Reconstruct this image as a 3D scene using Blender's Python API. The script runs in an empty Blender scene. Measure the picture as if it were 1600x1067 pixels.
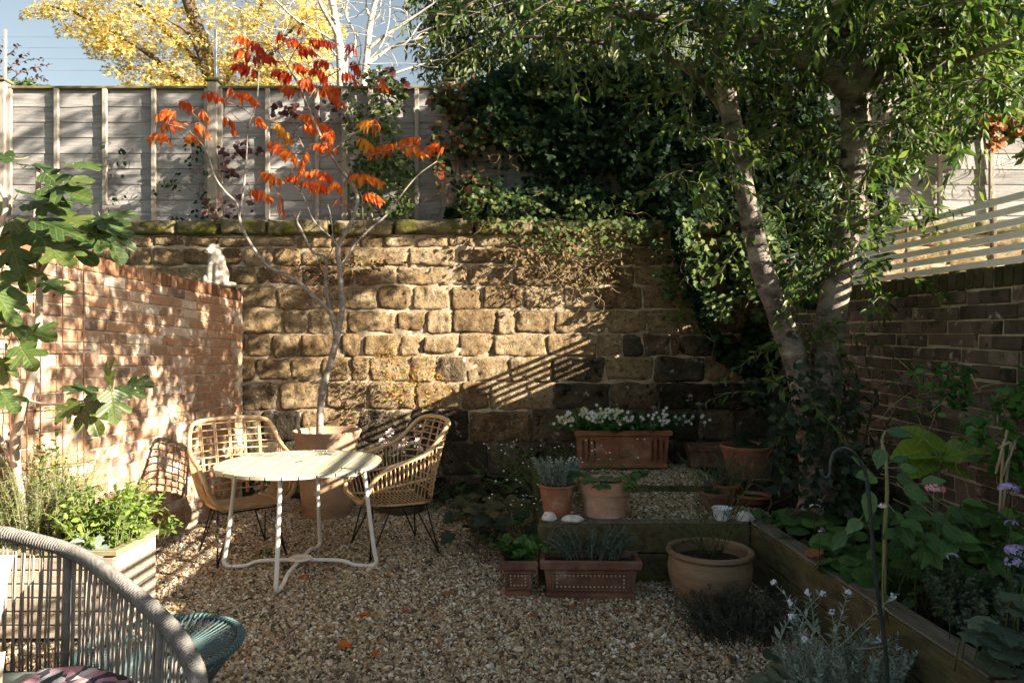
import bpy, bmesh, math, random
import numpy as np
from mathutils import Vector, Matrix, Euler, noise

random.seed(7)
rng = np.random.default_rng(7)
SC = bpy.context.scene
COL = SC.collection

# ------------------------------------------------------------------ camera, sky, sun, exposure
F, HC, VH = 1090.0, 1.49, 540.0          # focal length in photo pixels (1600 wide), eye height, horizon row
cam = bpy.data.objects.new('camera', bpy.data.cameras.new('camera'))
COL.objects.link(cam)
cam.location = (0, 0, HC)
cam.rotation_euler = (math.radians(90), 0, 0)
cam.data.sensor_width = 36
cam.data.lens = F / 1600 * 36
cam.data.shift_y = (VH - 533.5) / 1600
cam.data.clip_start = .05
cam.data.clip_end = 500
SC.camera = cam

SUN = Vector((1.0, -.40, .41)).normalized()      # towards the sun
W = bpy.data.worlds.new('World')
SC.world = W
W.use_nodes = True
wn = W.node_tree.nodes
sky = wn.new('ShaderNodeTexSky')
sky.sky_type = 'NISHITA'
sky.sun_disc = False
sky.sun_elevation = math.asin(SUN.z)
sky.sun_rotation = math.atan2(SUN.x, SUN.y)
sky.air_density = 1.0
sky.dust_density = 2.2
sky.ozone_density = 1.0
bg = wn['Background']
bg.inputs[1].default_value = .10
hs = wn.new('ShaderNodeHueSaturation')          # thin autumn haze: a pale, greyer blue
hs.inputs['Saturation'].default_value = .58
hs.inputs['Hue'].default_value = .475
hs.inputs['Value'].default_value = .415
W.node_tree.links.new(sky.outputs[0], hs.inputs['Color'])
W.node_tree.links.new(hs.outputs[0], bg.inputs[0])
sl = bpy.data.lights.new('sun', 'SUN')
sl.energy = 5.0
sl.angle = math.radians(.4)
sl.color = (1, .89, .73)
so = bpy.data.objects.new('sun', sl)
so.rotation_euler = SUN.to_track_quat('Z', 'Y').to_euler()
so.location = (8, -4, 6)
COL.objects.link(so)
SC.view_settings.view_transform = 'Standard'
SC.view_settings.look = 'None'
SC.view_settings.exposure = 2.28
SC.view_settings.gamma = 1
SC.render.engine = 'CYCLES'
SC.cycles.use_denoising = True
SC.cycles.max_bounces = 4
SC.cycles.use_adaptive_sampling = True
SC.cycles.adaptive_threshold = .02
SC.cycles.denoising_prefilter = 'FAST'
SC.cycles.diffuse_bounces = 3
SC.cycles.transparent_max_bounces = 4
SC.cycles.caustics_reflective = False
SC.cycles.caustics_refractive = False

# ------------------------------------------------------------------ places
def at(u, v, Y):
    return Vector(((u - 800) / F * Y, Y, HC - (v - VH) / F * Y))
def onz(u, v, z=0.0):
    Y = (HC - z) * F / (v - VH)
    return Vector(((u - 800) / F * Y, Y, z))
WALL_Y = 6.75
def lwx(y): return -2.585 + .045 * (y - 6.6)      # face of the left brick wall
def rwx(y): return 2.55 - .02 * (y - 3)           # face of the right brick wall

# ------------------------------------------------------------------ materials
def nodes_of(m):
    m.use_nodes = True
    return m.node_tree.nodes, m.node_tree.links
MATS = {}
def lin(c):
    return (c[0], c[1], c[2], 1)
def ramp_set(r, cols, interp='LINEAR'):
    e = r.color_ramp.elements
    r.color_ramp.interpolation = interp
    while len(e) > 1: e.remove(e[-1])
    e[0].position = cols[0][0]; e[0].color = lin(cols[0][1])
    for p, c in cols[1:]:
        x = e.new(p); x.color = lin(c)
def math_n(n, l, op, a, b=None, clamp=False):
    x = n.new('ShaderNodeMath'); x.operation = op; x.use_clamp = clamp
    for i, s in enumerate((a, b)):
        if s is None: continue
        if hasattr(s, 'links'): l.new(s, x.inputs[i])
        else: x.inputs[i].default_value = s
    return x.outputs[0]
def pm(name, cols, scale=6, detail=6, rough=.85, bump=0, bscale=40, bdist=.01, rnd=0, spec=.25, stretch=(1, 1, 1),
       spots=(), interp='LINEAR', metallic=0, rot=(0, 0, 0), bdetail=6, nrough=.6, brough=.65):
    m = bpy.data.materials.new(name)
    n, l = nodes_of(m)
    p = n['Principled BSDF']
    p.inputs['Roughness'].default_value = rough
    p.inputs['Specular IOR Level'].default_value = spec
    p.inputs['Metallic'].default_value = metallic
    g = n.new('ShaderNodeNewGeometry')
    mp = n.new('ShaderNodeMapping')
    mp.inputs['Scale'].default_value = stretch
    mp.inputs['Rotation'].default_value = rot
    l.new(g.outputs['Position'], mp.inputs['Vector'])
    vec = mp.outputs[0]
    oi = None
    if rnd:
        oi = n.new('ShaderNodeObjectInfo')
        ad = n.new('ShaderNodeVectorMath'); ad.operation = 'ADD'
        cx = n.new('ShaderNodeCombineXYZ')
        k = math_n(n, l, 'MULTIPLY', oi.outputs['Random'], 37.0)
        l.new(k, cx.inputs[0]); l.new(k, cx.inputs[2])
        l.new(vec, ad.inputs[0]); l.new(cx.outputs[0], ad.inputs[1])
        vec = ad.outputs[0]
    def nz(sc, de=5, ro=.6):
        t = n.new('ShaderNodeTexNoise')
        t.inputs['Scale'].default_value = sc
        t.inputs['Detail'].default_value = de
        t.inputs['Roughness'].default_value = ro
        l.new(vec, t.inputs['Vector'])
        return t.outputs[0]
    mr = n.new('ShaderNodeMapRange')
    mr.inputs[1].default_value = .28; mr.inputs[2].default_value = .72
    l.new(nz(scale, detail, nrough), mr.inputs[0])
    fac = mr.outputs[0]
    if rnd:
        a = math_n(n, l, 'MULTIPLY', fac, 1 - rnd)
        b = math_n(n, l, 'MULTIPLY', oi.outputs['Random'], rnd)
        fac = math_n(n, l, 'ADD', a, b)
    r = n.new('ShaderNodeValToRGB'); ramp_set(r, cols, interp)
    l.new(fac, r.inputs[0])
    col = r.outputs[0]
    for (c, sc, lo, hi, *mx_) in spots:
        q = n.new('ShaderNodeMapRange'); q.interpolation_type = 'SMOOTHSTEP'
        q.inputs[1].default_value = lo; q.inputs[2].default_value = hi
        q.inputs[4].default_value = mx_[0] if mx_ else 1
        l.new(nz(sc, 6, .65), q.inputs[0])
        mx = n.new('ShaderNodeMix'); mx.data_type = 'RGBA'
        l.new(q.outputs[0], mx.inputs[0]); l.new(col, mx.inputs[6]); mx.inputs[7].default_value = lin(c)
        col = mx.outputs[2]
    l.new(col, p.inputs['Base Color'])
    if bump:
        b = n.new('ShaderNodeBump')
        b.inputs['Strength'].default_value = bump
        b.inputs['Distance'].default_value = bdist
        l.new(nz(bscale, bdetail, brough), b.inputs['Height'])
        l.new(b.outputs[0], p.inputs['Normal'])
    MATS[name] = m
    return m
def lm(name, cols, trans=.35, rough=.5, spec=.4, tcol=1.6, vein=0):
    """leaf: colour by the leaf's own random value, some light passes through"""
    m = bpy.data.materials.new(name)
    n, l = nodes_of(m)
    p = n['Principled BSDF']
    a = n.new('ShaderNodeAttribute'); a.attribute_name = 'rnd'
    r = n.new('ShaderNodeValToRGB'); ramp_set(r, cols)
    g = n.new('ShaderNodeNewGeometry')
    nz = n.new('ShaderNodeTexNoise'); nz.inputs['Scale'].default_value = 42; nz.inputs['Detail'].default_value = 2
    l.new(g.outputs['Position'], nz.inputs['Vector'])
    l.new(math_n(n, l, 'ADD', a.outputs['Fac'], math_n(n, l, 'MULTIPLY', math_n(n, l, 'SUBTRACT', nz.outputs[0], .5), 1.1), True), r.inputs[0])
    col = r.outputs[0]
    if vein:
        uv = n.new('ShaderNodeAttribute'); uv.attribute_name = 'luv'
        sx = n.new('ShaderNodeSeparateXYZ'); l.new(uv.outputs['Vector'], sx.inputs[0])
        ax = math_n(n, l, 'ABSOLUTE', sx.outputs[0])
        mid = math_n(n, l, 'SUBTRACT', 1.0, math_n(n, l, 'DIVIDE', ax, .028), True)
        fr_ = math_n(n, l, 'FRACT', math_n(n, l, 'MULTIPLY', math_n(n, l, 'SUBTRACT', sx.outputs[1], math_n(n, l, 'MULTIPLY', ax, .75)), 8.0))
        sd = math_n(n, l, 'SUBTRACT', 1.0, math_n(n, l, 'DIVIDE', math_n(n, l, 'ABSOLUTE', math_n(n, l, 'SUBTRACT', fr_, .5)), .16), True)
        vn = math_n(n, l, 'MAXIMUM', mid, math_n(n, l, 'MULTIPLY', sd, .6))
        mxv = n.new('ShaderNodeMix'); mxv.data_type = 'RGBA'
        l.new(math_n(n, l, 'MULTIPLY', vn, vein), mxv.inputs[0]); l.new(col, mxv.inputs[6])
        c_ = cols[-1][1]; mxv.inputs[7].default_value = lin((min(1, c_[0] * 1.9), min(1, c_[1] * 1.6), min(1, c_[2] * 1.8)))
        col = mxv.outputs[2]
        bp_ = n.new('ShaderNodeBump'); bp_.inputs['Strength'].default_value = .6; bp_.inputs['Distance'].default_value = .004; bp_.invert = True
        l.new(vn, bp_.inputs['Height']); l.new(bp_.outputs[0], p.inputs['Normal'])
    l.new(col, p.inputs['Base Color'])
    p.inputs['Roughness'].default_value = rough
    p.inputs['Specular IOR Level'].default_value = spec
    t = n.new('ShaderNodeBsdfTranslucent')
    vm = n.new('ShaderNodeVectorMath'); vm.operation = 'MULTIPLY'
    vm.inputs[1].default_value = (tcol, tcol * 1.05, tcol * .6)
    l.new(col, vm.inputs[0]); l.new(vm.outputs[0], t.inputs['Color'])
    mx = n.new('ShaderNodeMixShader'); mx.inputs[0].default_value = trans
    l.new(p.outputs[0], mx.inputs[1]); l.new(t.outputs[0], mx.inputs[2])
    l.new(mx.outputs[0], n['Material Output'].inputs['Surface'])
    MATS[name] = m
    return m

pm('stone', [(0, (.10, .062, .03)), (.25, (.23, .148, .075)), (.5, (.40, .28, .15)), (.75, (.52, .39, .235)), (1, (.64, .53, .37))], 7, 6, .95, 1.0, 46, .075, .45, .1,
   spots=[((.60, .51, .37), 9, .58, .72), ((.22, .125, .05), 5, .58, .75), ((.09, .06, .032), 30, .52, .62, .65), ((.66, .57, .42), 24, .60, .68, .7), ((.06, .043, .025), 6, .60, .74, .8)], bdetail=5, brough=.78)
pm('stone_dark', [(0, (.018, .015, .011)), (.4, (.05, .040, .028)), (.7, (.10, .080, .055)), (1, (.20, .165, .12))], 6, 6, .95, 1.0, 34, .05, .45, .1,
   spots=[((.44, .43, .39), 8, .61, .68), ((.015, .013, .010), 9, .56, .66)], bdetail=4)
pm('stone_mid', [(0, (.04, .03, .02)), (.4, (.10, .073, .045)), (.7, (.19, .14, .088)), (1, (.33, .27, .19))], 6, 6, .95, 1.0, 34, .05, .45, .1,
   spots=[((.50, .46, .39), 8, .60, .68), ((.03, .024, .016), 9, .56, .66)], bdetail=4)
pm('mortar', [(0, (.17, .125, .075)), (.45, (.36, .285, .19)), (1, (.55, .465, .345))], 7, 7, .95, .8, 60, .012,
   spots=[((.13, .10, .06), 5, .57, .7)])
pm('mortar_dark', [(0, (.03, .026, .02)), (.5, (.085, .072, .055)), (1, (.25, .23, .19))], 6, 7, .95, .8, 60, .012)
pm('coping', [(0, (.07, .058, .03)), (.45, (.17, .14, .08)), (1, (.31, .26, .165))], 6, 8, .95, 1.0, 35, .02, .3, .1,
   spots=[((.10, .10, .022), 5, .47, .62), ((.05, .042, .026), 9, .58, .68)])
pm('brick_red', [(0, (.10, .075, .062)), (.12, (.17, .115, .085)), (.25, (.27, .165, .105)), (.42, (.35, .22, .14)), (.56, (.38, .205, .115)), (.68, (.45, .325, .23)), (.85, (.50, .395, .30)), (1, (.26, .20, .15))], 12, 6, .92, .7, 120, .004, .72, .15,
   spots=[((.62, .55, .46), 7, .50, .70, .85), ((.09, .072, .058), 15, .60, .70)])
pm('brick_mortar', [(0, (.33, .26, .17)), (1, (.53, .45, .33))], 9, 6, .95, .6, 90, .006, spots=[((.19, .15, .09), 5, .58, .7)])
pm('brick_cope', [(0, (.09, .05, .03)), (.4, (.24, .115, .06)), (.75, (.36, .21, .12)), (1, (.42, .31, .21))], 12, 6, .92, .8, 90, .006, .65, .15,
   spots=[((.05, .05, .02), 7, .55, .7)])
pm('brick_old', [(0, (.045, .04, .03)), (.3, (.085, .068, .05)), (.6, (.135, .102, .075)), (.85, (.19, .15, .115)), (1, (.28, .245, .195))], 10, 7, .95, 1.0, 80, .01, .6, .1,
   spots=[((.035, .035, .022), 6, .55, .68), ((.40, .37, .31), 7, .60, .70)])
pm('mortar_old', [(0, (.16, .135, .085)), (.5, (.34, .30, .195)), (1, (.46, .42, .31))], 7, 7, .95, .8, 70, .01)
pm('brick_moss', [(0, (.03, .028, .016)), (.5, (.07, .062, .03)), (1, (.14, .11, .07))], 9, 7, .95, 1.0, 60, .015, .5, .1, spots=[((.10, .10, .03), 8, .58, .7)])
pm('fence_wood', [(0, (.15, .142, .135)), (.35, (.25, .24, .23)), (.65, (.34, .325, .31)), (1, (.45, .43, .405))], 3.2, 8, .9, .5, 30, .006, .38, .15, stretch=(1.2, 8, 16),
   spots=[((.11, .085, .06), 1.2, .6, .78)])
pm('fence_post', [(0, (.24, .205, .165)), (.5, (.36, .315, .26)), (1, (.46, .41, .345))], 5, 7, .9, .5, 30, .006, .3, .15, stretch=(9, 9, 1))
pm('fence_cap', [(0, (.10, .09, .045)), (1, (.22, .19, .11))], 9, 6, .9, .4, 40, .006)
pm('white_slat', [(0, (.72, .71, .63)), (1, (.80, .79, .72))], 6, 5, .6, .1, 60, .003, .4)
pm('metal_pale', [(0, (.45, .44, .42)), (1, (.55, .54, .52))], 6, 3, .45, metallic=.6)
pm('wire', [(0, (.25, .25, .25)), (1, (.3, .3, .3))], 6, 2, .5, metallic=.5)
pm('rust', [(0, (.16, .06, .03)), (1, (.30, .13, .07))], 20, 5, .85, .3, 90, .002)
pm('gravel_bed', [(0, (.09, .065, .042)), (.5, (.17, .13, .085)), (1, (.30, .25, .18))], 70, 5, .95, 1.0, 90, .02)
pm('pebble', [(0, (.05, .038, .026)), (.16, (.16, .112, .065)), (.30, (.30, .212, .118)), (.45, (.41, .31, .19)), (.58, (.34, .305, .25)), (.67, (.50, .41, .275)), (.78, (.60, .53, .41)), (.87, (.76, .73, .66)), (.94, (.12, .10, .08))], 60, 3, .75, .3, 160, .003, .82, .3,
   interp='CONSTANT', spots=[((.16, .125, .085), 1.1, .48, .72, .4)])
pm('soil', [(0, (.018, .013, .009)), (.6, (.04, .03, .02)), (1, (.08, .06, .04))], 25, 7, .98, 1.0, 60, .03)
pm('grass_ground', [(0, (.03, .045, .012)), (1, (.08, .10, .03))], 8, 6, .95, .6, 40, .02)
pm('sleeper', [(0, (.03, .028, .017)), (.4, (.07, .062, .036)), (.75, (.12, .105, .062)), (1, (.19, .165, .11))], 4, 8, .92, .7, 22, .008, .2, .15, stretch=(5, 2, 7),
   spots=[((.115, .108, .038), 1.6, .42, .62, .75)])
pm('sleeper_top', [(0, (.08, .07, .05)), (.5, (.17, .15, .115)), (1, (.28, .25, .205))], 4, 8, .92, .7, 22, .008, .2, .15, stretch=(9, 1.2, 5))
pm('terracotta', [(0, (.20, .08, .042)), (.5, (.30, .132, .072)), (1, (.39, .195, .115))], 5, 6, .85, .25, 60, .004, spots=[((.48, .36, .27), 5, .54, .72, .7), ((.07, .06, .03), 4, .60, .74, .7)])
pm('terracotta_pale', [(0, (.43, .24, .165)), (.5, (.51, .30, .215)), (1, (.58, .38, .285))], 4, 6, .85, .2, 60, .003, spots=[((.62, .55, .46), 4, .52, .70, .7), ((.22, .16, .09), 3, .60, .75, .6)])
pm('terracotta_dark', [(0, (.085, .042, .03)), (.5, (.16, .082, .056)), (1, (.25, .145, .105))], 6, 7, .88, .35, 60, .005, spots=[((.33, .29, .25), 6, .60, .76), ((.05, .04, .02), 5, .6, .75)])
pm('terracotta_aged', [(0, (.22, .14, .085)), (.4, (.34, .225, .145)), (.75, (.43, .30, .20)), (1, (.53, .41, .30))], 3, 7, .88, .3, 50, .005, stretch=(1, 1, 2.2), spots=[((.20, .14, .07), 3, .58, .75), ((.52, .44, .33), 5, .62, .78)])
pm('bowl_clay', [(0, (.09, .065, .04)), (.4, (.19, .13, .08)), (1, (.30, .215, .14))], 3, 7, .6, .25, 40, .006, stretch=(1, 1, 5), spots=[((.10, .09, .035), 3, .55, .7)], spec=.4)
pm('pot_mossy', [(0, (.05, .045, .025)), (.5, (.11, .09, .055)), (1, (.18, .14, .09))], 6, 7, .9, .4, 50, .005)
pm('bead', [(0, (.36, .29, .23)), (1, (.44, .37, .30))], 9, 3, .8)
pm('rattan', [(0, (.36, .215, .10)), (.5, (.52, .35, .19)), (1, (.64, .47, .28))], 9, 6, .5, .25, 180, .002, .25, .4)
pm('rattan_wrap', [(0, (.40, .245, .12)), (.5, (.55, .38, .21)), (1, (.66, .50, .31))], 12, 6, .5, .7, 160, .003, .2, .4)
pm('black_metal', [(0, (.010, .010, .011)), (1, (.02, .02, .022))], 8, 3, .45, spec=.4)
pm('white_metal', [(0, (.70, .69, .67)), (1, (.78, .77, .75))], 8, 4, .4, spec=.45, spots=[((.45, .40, .34), 14, .66, .74)])
pm('cream_slat', [(0, (.40, .37, .265)), (.5, (.50, .465, .345)), (1, (.58, .55, .43))], 4, 6, .55, .2, 40, .003, .3, .35, stretch=(8, 1, 8), spots=[((.40, .36, .25), 7, .60, .74)])
pm('rope', [(0, (.16, .14, .12)), (.5, (.23, .205, .175)), (1, (.30, .27, .235))], 25, 5, .8, .5, 200, .003, .25, .2)
pm('rope_wrap', [(0, (.10, .095, .086)), (.5, (.155, .145, .132)), (1, (.21, .198, .18))], 25, 5, .7, .4, 200, .003, spec=.3)
pm('teal_cord', [(0, (.045, .085, .09)), (.5, (.065, .12, .125)), (1, (.10, .165, .17))], 20, 4, .42, .2, 150, .002, .3, .4)
pm('cushion_blue', [(0, (.29, .36, .38)), (1, (.36, .43, .45))], 4, 4, .95, .5, 350, .002, spec=.1)
pm('cushion_cream', [(0, (.40, .34, .22)), (1, (.48, .42, .28))], 4, 4, .95, .5, 350, .002, spec=.1)
pm('seat_pad', [(0, (.24, .30, .27)), (1, (.32, .38, .34))], 4, 4, .95, .5, 350, .002, spec=.1)
pm('black_fabric', [(0, (.012, .012, .014)), (1, (.03, .03, .035))], 30, 4, .95, .4, 300, .002, spec=.1)
pm('planter_wood', [(0, (.19, .155, .115)), (.4, (.31, .265, .205)), (.7, (.41, .36, .285)), (1, (.50, .45, .37))], 4, 8, .9, .5, 28, .005, .3, .15, stretch=(1.5, 8, 12))
pm('planter_rail', [(0, (.13, .12, .06)), (.5, (.23, .205, .115)), (1, (.33, .295, .19))], 5, 7, .9, .4, 28, .005, .2, .15, stretch=(2, 6, 9))
pm('statue_stone', [(0, (.27, .23, .18)), (.5, (.37, .33, .27)), (1, (.46, .42, .36))], 9, 7, .9, .6, 45, .006, spots=[((.16, .17, .16), 9, .62, .72)])
pm('china', [(0, (.72, .76, .78)), (1, (.78, .82, .83))], 8, 3, .25, spec=.5, spots=[((.16, .36, .46), 38, .55, .59)])
pm('shell', [(0, (.42, .41, .39)), (.5, (.62, .61, .58)), (1, (.72, .71, .68))], 30, 5, .6, .4, 60, .006, spots=[((.14, .13, .12), 45, .60, .66)])
pm('bark_cherry', [(0, (.035, .027, .02)), (.35, (.12, .097, .077)), (.65, (.25, .207, .168)), (1, (.43, .38, .32))], 6, 7, .8, 1.0, 22, .02, stretch=(1, 1, 1.7), spots=[((.03, .026, .018), 5, .54, .64), ((.38, .34, .28), 9, .61, .70), ((.05, .058, .022), 3, .58, .74)], spec=.3)
pm('bark_grey', [(0, (.13, .108, .088)), (.5, (.25, .215, .18)), (1, (.38, .34, .29))], 16, 6, .8, .4, 70, .004, stretch=(1, 1, 2))
pm('bark_dark', [(0, (.07, .05, .04)), (1, (.17, .125, .10))], 16, 6, .85, .5, 60, .004)
pm('bark_birch', [(0, (.24, .20, .16)), (.4, (.40, .36, .30)), (1, (.52, .48, .42))], 5, 6, .8, .4, 30, .01, stretch=(1, 1, 3), spots=[((.12, .10, .08), 7, .62, .7)])
pm('bark_maple', [(0, (.05, .04, .03)), (1, (.12, .095, .07))], 6, 5, .9)
pm('bark_fig', [(0, (.24, .19, .145)), (.5, (.36, .305, .24)), (1, (.46, .40, .33))], 14, 6, .85, .4, 60, .005)
pm('twig_red', [(0, (.16, .06, .045)), (1, (.27, .12, .085))], 16, 4, .7)
pm('stem_green', [(0, (.06, .085, .025)), (1, (.13, .15, .055))], 18, 4, .7)
pm('leaf_stem_dark', [(0, (.03, .045, .015)), (1, (.06, .08, .03))], 18, 3, .7)
pm('stem_pale', [(0, (.16, .17, .085)), (1, (.26, .25, .13))], 18, 4, .7)
pm('stem_brown', [(0, (.06, .042, .028)), (1, (.15, .105, .07))], 18, 4, .85)
pm('stem_tan', [(0, (.24, .17, .10)), (1, (.40, .30, .19))], 18, 4, .85)
pm('stem_silver', [(0, (.20, .24, .21)), (1, (.33, .37, .33))], 18, 4, .85)
pm('cane', [(0, (.30, .23, .14)), (1, (.45, .37, .25))], 10, 4, .7)
pm('pole_green', [(0, (.012, .022, .022)), (1, (.03, .045, .043))], 12, 4, .4, spec=.45)
pm('petal_white', [(0, (.72, .73, .66)), (1, (.80, .80, .76))], 9, 2, .7)
pm('petal_cream', [(0, (.68, .70, .45)), (1, (.78, .79, .62))], 9, 2, .7)
pm('petal_pink', [(0, (.62, .24, .33)), (1, (.75, .42, .48))], 60, 2, .7)
pm('petal_pale_pink', [(0, (.70, .52, .50)), (1, (.78, .66, .64))], 60, 2, .7)
pm('petal_lilac', [(0, (.30, .25, .55)), (1, (.46, .40, .68))], 60, 2, .7)
pm('petal_silver', [(0, (.50, .52, .60)), (1, (.66, .68, .74))], 60, 2, .7)

G = lambda *c: [(i / (len(c) - 1), x) for i, x in enumerate(c)]
lm('leaf_cherry', G((.02, .045, .012), (.038, .078, .018), (.062, .112, .025), (.095, .145, .035), (.14, .17, .05)), .36, .40, .24)
lm('leaf_hedge', G((.02, .045, .014), (.04, .075, .022), (.075, .11, .03)), .25, .5)
lm('leaf_yew', G((.03, .045, .012), (.06, .08, .02), (.10, .12, .035), (.13, .14, .05)), .25, .55)
lm('leaf_yellow', G((.42, .28, .06), (.56, .40, .12), (.68, .52, .20), (.76, .63, .32), (.46, .42, .14)), .5, .6, .15, 1.15)
lm('leaf_sumac', G((.34, .025, .014), (.48, .055, .014), (.60, .12, .018), (.68, .23, .03)), .45, .55, .25, 1.5)
lm('leaf_sumac_yellow', G((.60, .22, .02), (.65, .32, .04)), .45, .55, .25, 1.5)
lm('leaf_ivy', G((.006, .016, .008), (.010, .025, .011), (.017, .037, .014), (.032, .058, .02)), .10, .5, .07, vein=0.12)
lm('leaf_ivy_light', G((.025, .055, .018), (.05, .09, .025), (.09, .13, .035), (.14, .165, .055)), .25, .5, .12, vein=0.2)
lm('leaf_creeper', G((.035, .06, .02), (.06, .10, .025), (.10, .12, .03), (.20, .035, .02)), .3, .45)
lm('leaf_purple', G((.035, .014, .014), (.06, .022, .02), (.10, .03, .025)), .25, .5)
lm('leaf_brown', G((.10, .065, .025), (.18, .11, .045), (.075, .085, .03), (.26, .18, .085)), .3, .7, .2)
lm('leaf_orange', G((.20, .075, .03), (.30, .13, .05), (.40, .22, .10)), .3, .7, .15)
lm('leaf_gold', G((.10, .13, .03), (.20, .19, .04), (.42, .26, .04), (.38, .13, .03)), .35, .6, .2)
lm('leaf_fig', G((.028, .055, .018), (.045, .085, .022), (.075, .115, .028), (.12, .15, .04)), .28, .42, .35, 1.4, vein=0.45)
lm('leaf_mint', G((.07, .13, .025), (.12, .20, .035), (.19, .28, .05), (.26, .34, .08)), .38, .55, .25, vein=0.3)
lm('leaf_rosemary', G((.07, .10, .035), (.13, .17, .055), (.22, .26, .10)), .25, .6)
lm('leaf_silver', G((.13, .17, .15), (.21, .26, .23), (.30, .36, .32)), .15, .75, .15)
lm('leaf_lavender', G((.035, .045, .035), (.06, .072, .055), (.09, .10, .08)), .1, .8, .1)
lm('leaf_green', G((.03, .08, .024), (.055, .13, .034), (.095, .19, .05)), .28, .45, vein=0.4)
lm('leaf_lush', G((.025, .085, .02), (.05, .15, .03), (.09, .21, .045)), .33, .45)
lm('leaf_dusty', G((.04, .07, .048), (.075, .115, .08), (.12, .17, .12)), .2, .6, vein=0.35)
lm('leaf_hosta', G((.12, .22, .03), (.19, .31, .045), (.27, .38, .07)), .42, .45, vein=0.5)
lm('leaf_dark', G((.010, .022, .010), (.018, .036, .014), (.028, .05, .018)), .15, .4, .45, vein=0.35)
lm('leaf_hydrangea', G((.05, .12, .05), (.085, .18, .07), (.13, .24, .09)), .3, .55, vein=0.4)
lm('leaf_grass', G((.03, .05, .02), (.06, .085, .035), (.12, .12, .06)), .25, .55)
lm('leaf_dry', G((.22, .09, .045), (.33, .15, .08), (.20, .13, .07)), .25, .8, .1, vein=0.3)

# ------------------------------------------------------------------ object helpers
LOC = {}
def adopt(o, parent):
    o.parent = parent
    o.matrix_parent_inverse = Matrix.Translation(-LOC.get(parent.name, Vector((0, 0, 0))))
def tag(o, label=None, cat=None, group=None, kind=None):
    if label: o['label'] = label
    if cat: o['category'] = cat
    if group: o['group'] = group
    if kind: o['kind'] = kind
    return o
def thing(name, label, cat, loc=(0, 0, 0), group=None):
    o = bpy.data.objects.new(name, None)
    o.empty_display_size = .05
    COL.objects.link(o)
    o.location = loc
    LOC[o.name] = Vector(loc)
    return tag(o, label, cat, group)
def link(name, me, mat, parent=None):
    if mat is not None:
        me.materials.clear()
        me.materials.append(MATS[mat] if isinstance(mat, str) else mat)
    o = bpy.data.objects.new(name, me)
    COL.objects.link(o)
    if parent is not None: adopt(o, parent)
    return o
def np_mesh(name, V, T, mat, parent=None, rnd=None, smooth=False, luv=None):
    me = bpy.data.meshes.new(name)
    V = np.asarray(V, np.float32); T = np.asarray(T, np.int32)
    me.vertices.add(len(V)); me.vertices.foreach_set('co', V.ravel())
    me.loops.add(T.size); me.loops.foreach_set('vertex_index', T.ravel())
    me.polygons.add(len(T)); me.polygons.foreach_set('loop_start', np.arange(0, T.size, 3, dtype=np.int32))
    if rnd is not None:
        a = me.attributes.new('rnd', 'FLOAT', 'POINT'); a.data.foreach_set('value', np.asarray(rnd, np.float32))
    if luv is not None:
        a = me.attributes.new('luv', 'FLOAT_VECTOR', 'POINT'); a.data.foreach_set('vector', np.asarray(luv, np.float32).ravel())
    me.update(calc_edges=True)
    if smooth: me.polygons.foreach_set('use_smooth', np.ones(len(T), bool))
    return link(name, me, mat, parent)

def cr(pts, sub=6, closed=False):
    P = [Vector(p) for p in pts]
    out = []
    n = len(P)
    for i in range(n if closed else n - 1):
        a, b = (P[i - 1] if (i or closed) else P[0] * 2 - P[1]), P[i]
        c = P[(i + 1) % n]
        d = P[(i + 2) % n] if (closed or i + 2 < n) else c * 2 - b
        for k in range(sub):
            t = k / sub
            out.append(.5 * ((2 * b) + (c - a) * t + (2 * a - 5 * b + 4 * c - d) * t * t + (3 * b - a - 3 * c + d) * t ** 3))
    if not closed: out.append(P[-1].copy())
    return out

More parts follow.
